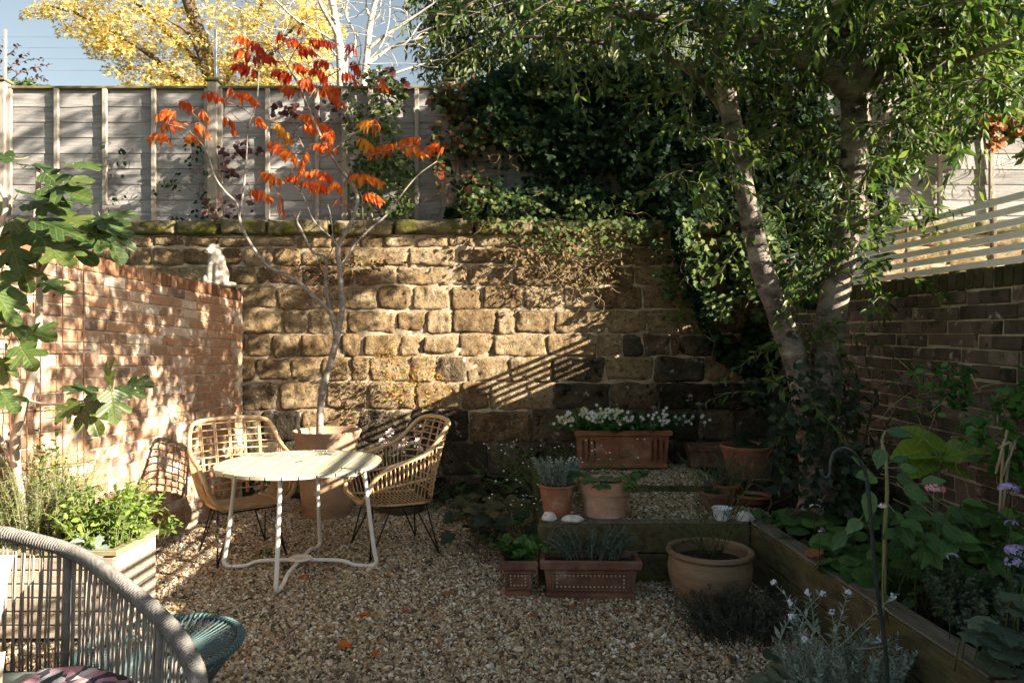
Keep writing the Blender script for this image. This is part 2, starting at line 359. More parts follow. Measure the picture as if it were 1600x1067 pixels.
class MB:
    def __init__(s): s.v = []; s.f = []
    def add(s, V, Fc):
        k = len(s.v); s.v += [tuple(x) for x in V]; s.f += [tuple(i + k for i in f) for f in Fc]
    def rbox(s, c, sz, r=.004, R=None):
        """box with chamfered edges"""
        c = Vector(c); hx, hy, hz = (x / 2 for x in sz); r = min(r, hx * .9, hy * .9, hz * .9)
        V = []; idx = {}
        for sx in (-1, 1):
            for sy in (-1, 1):
                for sz_ in (-1, 1):
                    for ax in range(3):
                        p = Vector((sx * (hx - (r if ax != 0 else 0)), sy * (hy - (r if ax != 1 else 0)), sz_ * (hz - (r if ax != 2 else 0))))
                        idx[sx, sy, sz_, ax] = len(V)
                        V.append(c + (R @ p if R else p))
        Fc = []
        for ax in range(3):
            o1, o2 = (ax + 1) % 3, (ax + 2) % 3
            for sg in (-1, 1):
                q = []
                for a, b in ((-1, -1), (1, -1), (1, 1), (-1, 1)):
                    k = [0, 0, 0]; k[ax] = sg; k[o1] = a; k[o2] = b
                    q.append(idx[k[0], k[1], k[2], ax])
                Fc.append(tuple(q if sg > 0 else q[::-1]))
            for a in (-1, 1):
                for b in (-1, 1):
                    k0 = [0, 0, 0]; k0[ax] = -1; k0[o1] = a; k0[o2] = b
                    k1 = list(k0); k1[ax] = 1
                    q = [idx[*k0, o1], idx[*k1, o1], idx[*k1, o2], idx[*k0, o2]]
                    Fc.append(tuple(q if a * b > 0 else q[::-1]))
        for sx in (-1, 1):
            for sy in (-1, 1):
                for sz_ in (-1, 1):
                    q = [idx[sx, sy, sz_, 0], idx[sx, sy, sz_, 1], idx[sx, sy, sz_, 2]]
                    Fc.append(tuple(q if sx * sy * sz_ > 0 else q[::-1]))
        s.add(V, Fc)
    def tube(s, pts, r, n=8, closed=False, caps=True):
        P = [Vector(p) for p in pts]; m = len(P)
        rr = r if hasattr(r, '__len__') else [r] * m
        ref = None; V = []
        for i in range(m):
            t = (P[(i + 1) % m] - P[i - 1]) if (closed or 0 < i < m - 1) else (P[1] - P[0] if i == 0 else P[-1] - P[-2])
            if t.length < 1e-9: t = Vector((0, 0, 1))
            t.normalize()
            if ref is None: ref = t.orthogonal().normalized()
            ref = (ref - t * ref.dot(t))
            if ref.length < 1e-6: ref = t.orthogonal()
            ref.normalize(); b = t.cross(ref)
            for k in range(n):
                a = 2 * math.pi * k / n
                V.append(P[i] + (ref * math.cos(a) + b * math.sin(a)) * rr[i])
        Fc = []
        for i in range(m if closed else m - 1):
            for k in range(n):
                j = (i + 1) % m
                Fc.append((i * n + k, i * n + (k + 1) % n, j * n + (k + 1) % n, j * n + k))
        if caps and not closed:
            Fc.append(tuple(range(n))[::-1]); Fc.append(tuple((m - 1) * n + k for k in range(n)))
        s.add(V, Fc)
    def lathe(s, prof, c=(0, 0, 0), n=48, wob=0, close=False):
        c = Vector(c); V = []
        m = len(prof)
        for i, (r, z) in enumerate(prof):
            for k in range(n):
                a = 2 * math.pi * k / n
                q = 1 + (wob * noise.noise(Vector((math.cos(a) * 1.3, math.sin(a) * 1.3, z * 5 + c.x * 7))) if wob else 0)
                V.append(c + Vector((r * q * math.cos(a), r * q * math.sin(a), z)))
        Fc = [(i * n + k, i * n + (k + 1) % n, (i + 1) * n + (k + 1) % n, (i + 1) * n + k) for i in range(m - 1) for k in range(n)]
        if prof[0][0] > 0: Fc.append(tuple(range(n))[::-1])
        if close: Fc.append(tuple((m - 1) * n + k for k in range(n)))
        s.add(V, Fc)
    def ball(s, c, r, nu=8, nv=6, R=None):
        c = Vector(c); r = Vector(r) if hasattr(r, '__len__') else Vector((r, r, r)); V = [];
        for i in range(nv + 1):
            th = math.pi * i / nv
            for k in range(nu):
                a = 2 * math.pi * k / nu
                p = Vector((r.x * math.sin(th) * math.cos(a), r.y * math.sin(th) * math.sin(a), -r.z * math.cos(th)))
                V.append(c + (R @ p if R else p))
        s.add(V, [(i * nu + k, i * nu + (k + 1) % nu, (i + 1) * nu + (k + 1) % nu, (i + 1) * nu + k) for i in range(nv) for k in range(nu)])
    def build(s, name, mat, parent=None, smooth=False, M=None):
        me = bpy.data.meshes.new(name)
        V = s.v if M is None else [tuple(M @ Vector(p)) for p in s.v]
        me.from_pydata(V, [], s.f); me.update()
        if smooth:
            me.polygons.foreach_set('use_smooth', np.ones(len(me.polygons), bool))
        return link(name, me, mat, parent)
def auto_smooth(o, deg=40):
    me = o.data
    me.polygons.foreach_set('use_smooth', np.ones(len(me.polygons), bool))
    bm = bmesh.new(); bm.from_mesh(me)
    for e in bm.edges:
        e.smooth = not (len(e.link_faces) == 2 and e.calc_face_angle(0) > math.radians(deg))
    bm.to_mesh(me); bm.free()
    return o

# ------------------------------------------------------------------ leaf shapes (base at 0, tip at +Y, upper side +Z)
def t_lance(w=.14, droop=.12):
    V = [(0, 0, 0), (-w * .85, .3, w * .3), (0, .3, 0), (w * .85, .3, w * .3), (-w, .56, w * .3 - droop * .35), (0, .56, -droop * .4), (w, .56, w * .3 - droop * .35), (0, 1, -droop)]
    T = [(0, 3, 2), (0, 2, 1), (2, 3, 6), (2, 6, 5), (1, 2, 5), (1, 5, 4), (5, 6, 7), (4, 5, 7)]
    return np.array(V, float), np.array(T)
def t_small(w=.3, up=.12):
    return np.array([(0, 0, 0), (-w, .5, up), (w, .5, up), (0, 1, 0)], float), np.array([(0, 2, 3), (0, 3, 1)])
def t_fan(half, cy=.35, cup=.25, wave=0):
    """lobed blade: half outline (x>=0) from base to tip, mirrored, fanned from a centre on the midrib"""
    out = list(half) + [(-x, y) for x, y in half[::-1] if x > 0]
    V = [(0, cy, 0)] + [(x, y, cup * (abs(x) * .5 - (y - cy) ** 2 * .5 - x * x) + wave * math.sin(9 * y + 5 * x)) for x, y in out]
    n = len(out)
    T = [(0, 1 + i, 1 + (i + 1) % n) for i in range(n)]
    T = [(a, b, c) if ((V[b][0] - V[a][0]) * (V[c][1] - V[a][1]) - (V[b][1] - V[a][1]) * (V[c][0] - V[a][0])) > 0 else (a, c, b) for a, b, c in T]
    return np.array(V, float), np.array(T)
L_LANCE = t_lance(.13, .15)
L_LANCE_N = t_lance(.10, .1)
L_BROAD = t_lance(.15, .18)
L_OVAL = t_lance(.27, .1)
L_NEEDLE = t_small(.09, .03)
L_NEEDLE_W = t_small(.15, .05)
L_SMALL = t_small(.30, .12)
L_IVY = t_fan([(0, 0), (.2, -.1), (.46, .12), (.30, .33), (.50, .52), (.2, .6), (0, 1)], .34, .3)
L_MAPLE = t_fan([(0, 0), (.12, .02), (.42, -.02), (.22, .22), (.56, .5), (.17, .48), (0, 1)], .3, .35)
L_FIG = t_fan([(0, 0), (.10, -.07), (.30, .02), (.40, .17), (.33, .28), (.155, .31), (.30, .40), (.47, .56), (.48, .70), (.38, .73), (.13, .56), (.19, .72), (.19, .86), (.10, .97), (0, 1)], .28, .45, .02)
L_ROUND = t_fan([(0, .08), (.08, 0), (.28, -.04), (.42, .10), (.50, .32), (.48, .55), (.38, .76), (.22, .92), (.1, .95), (0, .93)], .38, .35, .03)
L_LOBED = t_fan([(0, .05), (.12, -.04), (.34, .02), (.32, .16), (.52, .30), (.40, .44), (.46, .66), (.24, .68), (.18, .9), (0, 1)], .34, .4, .02)
L_HEART = t_fan([(0, .04), (.14, -.05), (.33, .05), (.43, .25), (.40, .48), (.26, .74), (.10, .93), (0, 1)], .35, .5)
L_HOSTA = t_fan([(0, .03), (.10, -.03), (.22, .06), (.29, .24), (.28, .46), (.19, .72), (.08, .92), (0, 1)], .40, .9, .035)
L_SERR = t_fan([(0, 0), (.16, .10), (.22, .15), (.28, .27), (.27, .33), (.31, .45), (.25, .55), (.25, .62), (.15, .76), (.13, .82), (0, 1)], .45, .4)
L_STAR = t_fan([(0, 0), (.10, .30), (.42, .18), (.24, .45), (.45, .72), (.14, .66), (0, 1)], .45, .1)

VEINED = {'leaf_fig', 'leaf_hosta', 'leaf_hydrangea', 'leaf_green', 'leaf_dusty', 'leaf_ivy', 'leaf_ivy_light', 'leaf_dark', 'leaf_mint', 'leaf_dry'}
def leaves(name, tmpl, P, D, N, S, mat, parent=None, rnd=None, wj=.15, kind=None):
    """one mesh of many leaves: base points P, axes D, upper sides N, lengths S"""
    P = np.asarray(P, float); D = np.asarray(D, float); N = np.asarray(N, float); S = np.asarray(S, float)
    n = len(P)
    if n == 0: return None
    D = D / (np.linalg.norm(D, axis=1, keepdims=True) + 1e-9)
    X = np.cross(D, N); X /= (np.linalg.norm(X, axis=1, keepdims=True) + 1e-9)
    N = np.cross(X, D)
    V0, T0 = tmpl
    k = len(V0)
    wx = 1 + rng.uniform(-wj, wj, (n, 1, 1))
    cz = rng.uniform(.2, 1.8, (n, 1, 1))
    V = (V0[None, :, 0:1] * wx * X[:, None, :] + V0[None, :, 1:2] * D[:, None, :] + V0[None, :, 2:3] * cz * N[:, None, :]) * S[:, None, None] + P[:, None, :]
    T = (T0[None] + (np.arange(n) * k)[:, None, None]).reshape(-1, 3)
    r = rng.random(n) if rnd is None else np.asarray(rnd)
    o = np_mesh(name, V.reshape(-1, 3), T, mat, parent, np.repeat(r, k), luv=np.tile(V0, (n, 1)) if mat in VEINED else None)
    if kind: o['kind'] = kind
    return o
def unit(n):
    v = rng.normal(size=(n, 3)); return v / np.linalg.norm(v, axis=1, keepdims=True)
UP = np.array((0, 0, 1.0))

class Plant:
    """collects stems and leaves of one plant, then builds it as a thing with parts"""
    def __init__(s): s.P = []; s.D = []; s.N = []; s.S = []; s.st = MB(); s.fl = MB(); s.FP = []; s.FD = []; s.FN = []; s.FS = []
    def leaf(s, p, d, n, size):
        s.P.append(tuple(p)); s.D.append(tuple(d)); s.N.append(tuple(n)); s.S.append(size)
    def stem(s, pts, r0, r1=None, n=5):
        m = len(pts); r1 = r0 * .4 if r1 is None else r1
        s.st.tube(pts, [r0 + (r1 - r0) * i / max(1, m - 1) for i in range(m)], n)
    def twig(s, pts, size, per, ang=.9, t0=.1, droop=0, jit=.25, updown=.6, tipsmall=.35):
        """leaves along a polyline, alternating round it"""
        P = [Vector(p) for p in pts]; m = len(P) - 1
        az = random.uniform(0, 6.28)
        for i in range(per):
            t = t0 + (1 - t0) * (i + random.random() * .6) / per
            x = min(t * m, m - 1e-4); k = int(x); f = x - k
            p = P[k].lerp(P[k + 1], f); tan = (P[k + 1] - P[k]).normalized()
            az += 2.4 + random.uniform(-.5, .5)
            a = tan.orthogonal().normalized(); b = tan.cross(a)
            rad = a * math.cos(az) + b * math.sin(az)
            d = tan * math.cos(ang) + rad * math.sin(ang) + Vector((random.gauss(0, jit), random.gauss(0, jit), random.gauss(0, jit) - droop))
            nn = Vector((random.gauss(0, .5), random.gauss(0, .5), updown)) + tan * .4
            s.leaf(p, d, nn, size * random.uniform(.65, 1.15) * (1 - tipsmall * t))
    def build(s, name, label, cat, loc, tmpl, lmat, smat, group=None, lname='foliage', sname='stems', ftmpl=None, fmat=None, rnd=None, bead=None):
        t = thing(name, label, cat, loc, group)
        if s.P: tag(leaves(lname, tmpl, s.P, s.D, s.N, s.S, lmat, t, rnd), kind='stuff')
        if s.st.v: tag(s.st.build(sname, smat, t, True), kind='stuff')
        if s.FP: tag(leaves('flowers', ftmpl, s.FP, s.FD, s.FN, s.FS, fmat, t), kind='stuff')
        if s.fl.v: tag(s.fl.build('flower_heads', bead or fmat, t), kind='stuff')
        return t
def arc(a, b, sag=0, n=5, bend=0):
    a = Vector(a); b = Vector(b); side = (b - a).cross(Vector((0, 0, 1)))
    side = side.normalized() if side.length > 1e-6 else Vector((1, 0, 0))
    return [a.lerp(b, i / n) + Vector((0, 0, sag * 4 * (i / n) * (1 - i / n))) + side * (bend * 4 * (i / n) * (1 - i / n)) for i in range(n + 1)]
def herb(pl, base, rb, nst, h, spread, size, per, r=.002, ang=1.0, hj=.35, droop=0, lean=(0, 0), t0=.1, elong=(1, 1), fl=None, updown=.6):
    """many thin stems rising from a patch and leaning outward"""
    base = Vector(base)
    for i in range(nst):
        a = random.uniform(0, 6.283); q = math.sqrt(random.random())
        o = Vector((math.cos(a) * elong[0], math.sin(a) * elong[1], 0))
        p0 = base + o * (rb * q)
        hh = h * random.uniform(1 - hj, 1.0)
        p2 = p0 + o * (spread * q * random.uniform(.5, 1.2)) + Vector((lean[0] * hh + random.gauss(0, .06) * h, lean[1] * hh + random.gauss(0, .06) * h, hh))
        p1 = p0.lerp(p2, .5) + Vector((0, 0, hh * .16)) + Vector((random.gauss(0, .03) * h, random.gauss(0, .03) * h, 0))
        pts = [p0, p0.lerp(p1, .55) + Vector((0, 0, hh * .05)), p1, p1.lerp(p2, .55) + Vector((0, 0, hh * .03)), p2]
        pl.stem(pts, r)
        pl.twig(pts, size, per, ang, t0, droop, updown=updown)
        if fl: fl(pl, p2, p2 - p1)

# ================================================================== SETTING
def sheet(name, x0, x1, y0, y1, z, mat, nx=1, ny=1, bumpy=0):
    V = []; Fc = []
    for j in range(ny + 1):
        for i in range(nx + 1):
            x = x0 + (x1 - x0) * i / nx; y = y0 + (y1 - y0) * j / ny
            V.append((x, y, z + (bumpy * noise.noise(Vector((x * 1.3, y * 1.3, 3))) if bumpy else 0)))
    for j in range(ny):
        for i in range(nx):
            a = j * (nx + 1) + i
            Fc.append((a, a + 1, a + nx + 2, a + nx + 1))
    b = MB(); b.add(V, Fc)
    return tag(b.build(name, mat, None, True), kind='structure')
sheet('ground', -150, 150, -60, 250, -.06, 'grass_ground')
sheet('gravel_ground', -2.9, 1.75, -1.5, 6.9, -.004, 'gravel_bed', 60, 90, .012)
TERR = .37
sheet('gravel_terrace', .2, 1.62, 4.45, 6.85, TERR - .035, 'gravel_bed', 20, 30, .012)
sheet('bed_soil', 1.64, 2.75, -1.5, 6.9, TERR - .05, 'soil', 20, 100, .03)

def scatter_pebbles(name, pts, size, label):
    """gravel: one object, a pebble set on every point"""
    n = len(pts)
    me = bpy.data.meshes.new(name)
    me.vertices.add(n); me.vertices.foreach_set('co', np.asarray(pts, np.float32).ravel())
    a = me.attributes.new('rot', 'FLOAT_VECTOR', 'POINT'); a.data.foreach_set('vector', rng.uniform(0, 6.28, (n, 3)).astype(np.float32).ravel())
    s = (size * rng.lognormal(-.03, .36, (n, 1)) * rng.uniform(.6, 1.15, (n, 3))).astype(np.float32)
    a = me.attributes.new('scl', 'FLOAT_VECTOR', 'POINT'); a.data.foreach_set('vector', s.ravel())
    me.update()
    o = link(name, me, 'pebble')
    tag(o, label, None, None, 'stuff')
    ng = bpy.data.node_groups.new(name, 'GeometryNodeTree')
    ng.interface.new_socket('Geometry', in_out='INPUT', socket_type='NodeSocketGeometry')
    ng.interface.new_socket('Geometry', in_out='OUTPUT', socket_type='NodeSocketGeometry')
    N = ng.nodes; Lk = ng.links
    gi = N.new('NodeGroupInput'); go = N.new('NodeGroupOutput')
    ico = N.new('GeometryNodeMeshIcoSphere'); ico.inputs['Radius'].default_value = 1; ico.inputs['Subdivisions'].default_value = 2
    sp = N.new('GeometryNodeSetPosition')
    nt = N.new('ShaderNodeTexNoise'); nt.inputs['Scale'].default_value = 1.1; nt.inputs['Detail'].default_value = 1
    vs = N.new('ShaderNodeVectorMath'); vs.operation = 'SUBTRACT'; vs.inputs[1].default_value = (.5, .5, .5)
    vm = N.new('ShaderNodeVectorMath'); vm.operation = 'SCALE'; vm.inputs['Scale'].default_value = 1.6
    Lk.new(nt.outputs['Color'], vs.inputs[0]); Lk.new(vs.outputs[0], vm.inputs[0]); Lk.new(vm.outputs[0], sp.inputs['Offset'])
    Lk.new(ico.outputs[0], sp.inputs['Geometry'])
    sm = N.new('GeometryNodeSetMaterial'); sm.inputs['Material'].default_value = MATS['pebble']
    Lk.new(sp.outputs[0], sm.inputs[0])
    ip = N.new('GeometryNodeInstanceOnPoints')
    Lk.new(gi.outputs[0], ip.inputs['Points']); Lk.new(sm.outputs[0], ip.inputs['Instance'])
    r = N.new('GeometryNodeInputNamedAttribute'); r.data_type = 'FLOAT_VECTOR'; r.inputs[0].default_value = 'rot'
    c = N.new('GeometryNodeInputNamedAttribute'); c.data_type = 'FLOAT_VECTOR'; c.inputs[0].default_value = 'scl'
    e2r = N.new('FunctionNodeEulerToRotation')
    Lk.new(r.outputs[0], e2r.inputs[0]); Lk.new(e2r.outputs[0], ip.inputs['Rotation']); Lk.new(c.outputs[0], ip.inputs['Scale'])
    Lk.new(ip.outputs[0], go.inputs[0])
    o.modifiers.new('pebbles', 'NODES').node_group = ng
    return o
def spread_pts(x0, x1, y0, y1, dens, z, keep=None):
    n = int((x1 - x0) * (y1 - y0) * dens)
    x = rng.uniform(x0, x1, n); y = rng.uniform(y0, y1, n)
    h = np.array([.012 * noise.noise(Vector((a * 1.3, b * 1.3, 3))) for a, b in zip(x, y)])
    p = np.stack([x, y, z + h + rng.uniform(-.004, .006, n)], 1)
    # only where the picture (and a step to its side) can see
    k = (np.abs(x) < y * .74 + .5)
    if keep is not None: k &= keep(x, y)
    return p[k]
scatter_pebbles('gravel', spread_pts(-2.8, 1.6, 2.45, 6.78, 10800, .002, lambda x, y: ~((x > .2) & (y > 4.45))), .0073, 'loose pale brown gravel covering the seating area floor')
scatter_pebbles('terrace_gravel', spread_pts(.22, 1.75, 4.47, 6.78, 8000, TERR - .03), .0080, 'loose pale gravel on the raised terrace behind the sleepers')

# ------------------------------------------------------------------ old stone wall at the back
def stone_mesh(w, h, dep, seed, nx=None, nz=None, rough=1.0):
    """one rough stone: rounded irregular outline, bulging hewn face towards -Y"""
    nx = nx or max(5, int(w / .021)); nz = nz or max(4, int(h / .021))
    V = []; rx = .022 * random.uniform(.4, 2.2)
    for j in range(nz + 1):
        for i in range(nx + 1):
            a = -1 + 2 * i / nx; b = -1 + 2 * j / nz
            # rounded corners
            x = a * w / 2; z = b * h / 2
            ca = max(0, abs(a) * w / 2 - (w / 2 - rx * 1.6)) / (rx * 1.6); cb = max(0, abs(b) * h / 2 - (h / 2 - rx * 1.6)) / (rx * 1.6)
            k = ca * cb * .32 * rx
            x -= math.copysign(k, a); z -= math.copysign(k, b)
            ed = max(abs(a), abs(b)) > .99
            q = Vector((x * 6 + seed * 3.1, z * 6, seed * 1.7))
            x += .022 * noise.noise(q) * rough + (.010 * noise.noise(q * 3) if ed else 0)
            z += .020 * noise.noise(q + Vector((9, 0, 0))) * rough
            edge = min((1 - abs(a)) * w / 2, (1 - abs(b)) * h / 2)
            fw = .016 + .014 * noise.noise(q * 1.6 + Vector((0, 0, 20)))
            dome = min(1, edge / max(.008, fw)) ** .6
            y = -dep * (.25 + .75 * dome) - rough * dome * (.014 * noise.noise(q * 1.0 + Vector((0, 5, 0))) + .012 * noise.noise(q * 2.3) + .010 * noise.noise(q * 5.5) + .008 * noise.noise(q * 11))
            V.append((x, y, z))
    Fc = [(j * (nx + 1) + i, j * (nx + 1) + i + 1, (j + 1) * (nx + 1) + i + 1, (j + 1) * (nx + 1) + i) for j in range(nz) for i in range(nx)]
    ring = [i for i in range(nx + 1)] + [(j + 1) * (nx + 1) + nx for j in range(nz)] + [nz * (nx + 1) + nx - 1 - i for i in range(nx)] + [(nz - 1 - j) * (nx + 1) for j in range(nz - 1)]
    k = len(V)
    V += [(V[i][0], .05, V[i][2]) for i in ring]
    m = len(ring)
    Fc += [(ring[(i + 1) % m], ring[i], k + i, k + (i + 1) % m) for i in range(m)]
    return V, Fc
PXM = F / WALL_Y
def ux(u): return (u - 800) / PXM
def vz(v): return HC + (VH - v) / PXM
stone_wall = thing('stone_wall', 'old rough sandstone wall with pale mortar joints at the back of the garden', 'wall', (0, WALL_Y, 0))
rows = [ # (top v, bottom v, known joints in u)
    (369, 387, [290, 340, 385, 463, 520, 562, 600, 650, 700, 742]),
    (387, 416, [200, 238, 290, 345, 380, 428, 472, 548, 637, 714, 790, 850, 960, 1050]),
    (416, 447, [240, 330, 400, 470, 553, 620, 731, 800, 905, 990, 1060]),
    (447, 484, [300, 372, 433, 529, 590, 643, 704, 752, 817, 879, 926, 1005, 1070, 1120]),
    (484, 522, [374, 442, 480, 543, 619, 665, 707, 775, 806, 866, 1010, 1060]),
    (522, 557, [385, 425, 470, 531, 566, 623, 660, 716, 769, 852, 932, 972, 1005, 1046, 1062]),
    (557, 597, [401, 454, 501, 548, 578, 640, 680, 729, 794, 861, 946, 1021, 1100]),
    (597, 640, [375, 436, 509, 576, 650, 720, 765, 865, 952, 1030, 1115]),
    (640, 690, [410, 470, 560, 640, 733, 830, 905, 985, 1090, 1150]),
    (690, 742, [440, 520, 600, 690, 763, 850, 960, 1050, 1140]),
    (742, 800, [420, 530, 620, 700, 800, 920]),
]
for ri, (v0, v1, js) in enumerate(rows):
    z1, z0 = vz(v0), vz(v1)
    hidden = z1 < 1.75
    lo, hi = (345, 1225) if hidden else (-60, 1670)
    js = sorted(js)
    rr = random.Random(ri * 13 + 5)
    x = js[-1]
    while x < hi: x += rr.uniform(38, 95); js.append(x)
    x = js[0]
    while x > lo: x -= rr.uniform(38, 95); js.insert(0, x)
    for a, b in zip(js, js[1:]):
        xa, xb = ux(a), ux(b)
        g = rr.uniform(.002, .013)
        w = xb - xa - g; h = z1 - z0 - rr.uniform(.001, .013)
        if w < .05: continue
        if h > .15 and w > .24 and rr.random() < .16:   # a few squarer or lower stones leave a fat mortar joint
            h *= rr.uniform(.8, .92)
        zc = (z0 + z1) / 2 + rr.uniform(-.006, .006)
        V, Fc = stone_mesh(w, h, rr.uniform(.018, .034), rr.uniform(0, 99))
        bld = MB(); bld.add([(p[0] + (xa + xb) / 2, p[1] + WALL_Y, p[2] + zc) for p in V], Fc)
        darker = (zc < .50 and rr.random() < .85) or (zc < .85 and rr.random() < .55) or (zc < 1.25 and rr.random() < .35 * max(0, xa) and xa > 0) or (xa > 1.0 and zc < 1.6 and rr.random() < .4)  # darker stone tone, picked more often low down and towards the right
        mid_ = not darker and rr.random() < (.75 if zc < 1.0 else .25 if (zc < 1.4 and xa > .2) else .03)
        bld.build('stone', 'stone_dark' if darker else 'stone_mid' if mid_ else 'stone', stone_wall, True)
# mortar bed, slightly wavy, between and behind the stones
def mortar_sheet(name, x0, x1, z0, z1, mat):
    nx, nz = int((x1 - x0) / .03), int((z1 - z0) / .03)
    b = MB()
    V = [(x0 + (x1 - x0) * i / nx, WALL_Y - .007 + .013 * noise.noise(Vector((i * .22, j * .25, 2))) + .008 * noise.noise(Vector((i * .7, j * .8, 8))), z0 + (z1 - z0) * j / nz) for j in range(nz + 1) for i in range(nx + 1)]
    b.add(V, [(j * (nx + 1) + i, j * (nx + 1) + i + 1, (j + 1) * (nx + 1) + i + 1, (j + 1) * (nx + 1) + i) for j in range(nz) for i in range(nx)])
    return b.build(name, mat, stone_wall, True)
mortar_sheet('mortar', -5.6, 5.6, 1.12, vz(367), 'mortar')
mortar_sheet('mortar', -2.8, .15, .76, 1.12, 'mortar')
mortar_sheet('mortar', .15, 2.7, .76, 1.12, 'mortar_dark')  # darker mortar tone along the bottom and lower right
mortar_sheet('mortar', -2.8, 2.7, -.1, .76, 'mortar_dark')
b = MB(); b.rbox((0, WALL_Y + .26, 1.24), (11.2, .44, 2.7), .01); b.build('core', 'mortar', stone_wall)
x = ux(-60); rr = random.Random(3)
cops = [-60, 20, 100, 180, 278, 345, 418, 517, 617, 741, 835, 930, 1040, 1130, 1230, 1330, 1430, 1520, 1670]
for a, c in zip(cops, cops[1:]):
    xa, xb = ux(a), ux(c)
    V, Fc = stone_mesh(xb - xa - .012, vz(345) - vz(368), .05, rr.uniform(0, 99), rough=.8)
    n0 = len(V)
    bld = MB(); zc = (vz(345) + vz(368)) / 2 + rr.uniform(-.008, .006)
    bld.add([(p[0] + (xa + xb) / 2, p[1] + WALL_Y - .02, p[2] + zc) for p in V], Fc)
    # worn top running back under the fence
    bld.rbox(((xa + xb) / 2, WALL_Y + .2, zc), (xb - xa - .02, .42, vz(345) - vz(368) - .012), .02)
    bld.build('coping_stone', 'coping', stone_wall, True)

# ------------------------------------------------------------------ brick walls
def proj(p):
    return 800 + p.x / p.y * F, VH + (HC - p.z) / p.y * F
def brick_wall(name, label, xf, y0, y1, ztop, slope, side, bmat, mmat, cmat, bl, ch, cope_h, thick, seed, headers):
    """side=+1: face looks to +X. ztop(y) is the wall top; slope tilts the courses"""
    rr = random.Random(seed)
    root = thing(name, label, 'wall', (xf((y0 + y1) / 2), (y0 + y1) / 2, 0))
    ang = math.atan2(xf(y1) - xf(y0), y1 - y0)
    dirv = Vector((math.sin(ang), math.cos(ang), slope)).normalized()
    nor = Vector((side * math.cos(ang), -side * math.sin(ang), 0))
    upv = dirv.cross(nor) if side < 0 else nor.cross(dirv)
    if upv.z < 0: upv = -upv
    R = Matrix((dirv, nor, upv)).transposed()
    if R.determinant() < 0: R = Matrix((-dirv, nor, upv)).transposed()
    j = .0095
    meshes = {}
    def brick_me(L, kind, k):
        key = (round(L, 3), kind, k)
        if key not in meshes:
            b = MB()
            if kind == 'c': b.rbox((0, 0, 0), (L, .1, cope_h - .006), .006)
            else: b.rbox((0, 0, 0), (L, .1, ch - j), .005)
            q = random.Random(k * 7 + 1)
            b.v = [(v[0] + q.uniform(-.0022, .0022), v[1] + q.uniform(-.002, .002), v[2] + q.uniform(-.002, .002)) for v in b.v]
            me = bpy.data.meshes.new('brick'); me.from_pydata(b.v, [], b.f); me.update()
            me.materials.append(MATS[cmat if kind == 'c' else bmat])
            meshes[key] = me
        return meshes[key]
    items = []
    ym = (y0 + y1) / 2
    c = 0
    while True:
        zc = ztop(ym) - cope_h - ch * (c + .5)
        if zc < -.05: break
        y = y0 - rr.uniform(0, bl); k = 0
        while y < y1:
            hd = (c % 2 == 1 and headers > .5) or rr.random() < headers * .35
            L = (bl / 2 if hd else bl)
            yc = y + L / 2
            if yc + L / 2 <= y1 + .03:
                z = zc + slope * (yc - ym)
                wj = .003 if side > 0 else .007
                p = Vector((xf(yc), yc, z)) - nor * (.05 - rr.uniform(-wj, wj)) + Vector((0, 0, rr.uniform(-wj, wj) * .9 + (0 if side > 0 else .010 * noise.noise(Vector((yc * 2.2, z * 1.2, 3))))))
                items.append((p, brick_me(L - j, 'b', rr.randrange(3))))
            y += L
        c += 1
    y = y0
    cw = .074
    while y + cw <= y1 + .01:
        yc = y + cw / 2
        p = Vector((xf(yc), yc, ztop(yc) - cope_h / 2 + rr.uniform(-.004, .004))) - nor * (.047 - rr.uniform(-.004, .004))
        items.append((p, brick_me(cw - .009, 'c', rr.randrange(3))))
        y += cw
    def score(p):
        if p.y < .3: return 0
        u, v = proj(p)
        return (1 / p.y) if (-10 < u < 1610 and -10 < v < 1077) else 1e-3 / max(p.y, .3)
    items.sort(key=lambda it: -score(it[0]))
    Rm = R.to_4x4()
    for p, me in items[:300]:
        o = bpy.data.objects.new('brick' if me.materials[0] == MATS[bmat] else 'coping_brick', me)
        COL.objects.link(o)
        adopt(o, root)
        o.matrix_basis = Matrix.Translation(p) @ Rm
    for kk, nm in ((bmat, 'bricks_beyond'), (cmat, 'coping_beyond')):
        b = MB()
        for p, me in items[300:]:
            if me.materials[0] == MATS[kk]:
                b.add([p + R @ v.co for v in me.vertices], [tuple(f.vertices) for f in me.polygons])
        if b.v: tag(b.build(nm, kk, root), kind='stuff')
    # mortar body
    b = MB(); n = 40; V = []
    for i in range(n + 1):
        y = y0 + (y1 - y0) * i / n
        xa = xf(y) - side * .009; xb = xf(y) - side * thick
        V += [(xa, y, -.1), (xa, y, ztop(y) - .012), (xb, y, ztop(y) - .012), (xb, y, -.1)]
    Fc = []
    for i in range(n):
        for q in range(3):
            Fc.append((i * 4 + q, i * 4 + q + 1, (i + 1) * 4 + q + 1, (i + 1) * 4 + q))
    Fc += [(0, 1, 2, 3), (n * 4 + 3, n * 4 + 2, n * 4 + 1, n * 4)]
    b.add(V, Fc); b.build('mortar', mmat, root)
    return root
LZ = lambda y: 2.02 - .021 * (y - 6.5)
RZ = lambda y: 1.915 + .018 * (y - 4.0)
brick_wall('brick_wall', 'sunlit red brick garden wall dappled with leaf shadows on the left', lwx, 2.6, 6.70, LZ, -.021, 1, 'brick_red', 'brick_mortar', 'brick_cope', .232, .0755, .105, .225, 11, .25)
brick_wall('brick_wall', 'shaded dark old brick wall under the white slatted screen on the right', rwx, 2.2, 6.70, RZ, .022, -1, 'brick_old', 'mortar_old', 'brick_moss', .225, .081, .115, .225, 12, .45)
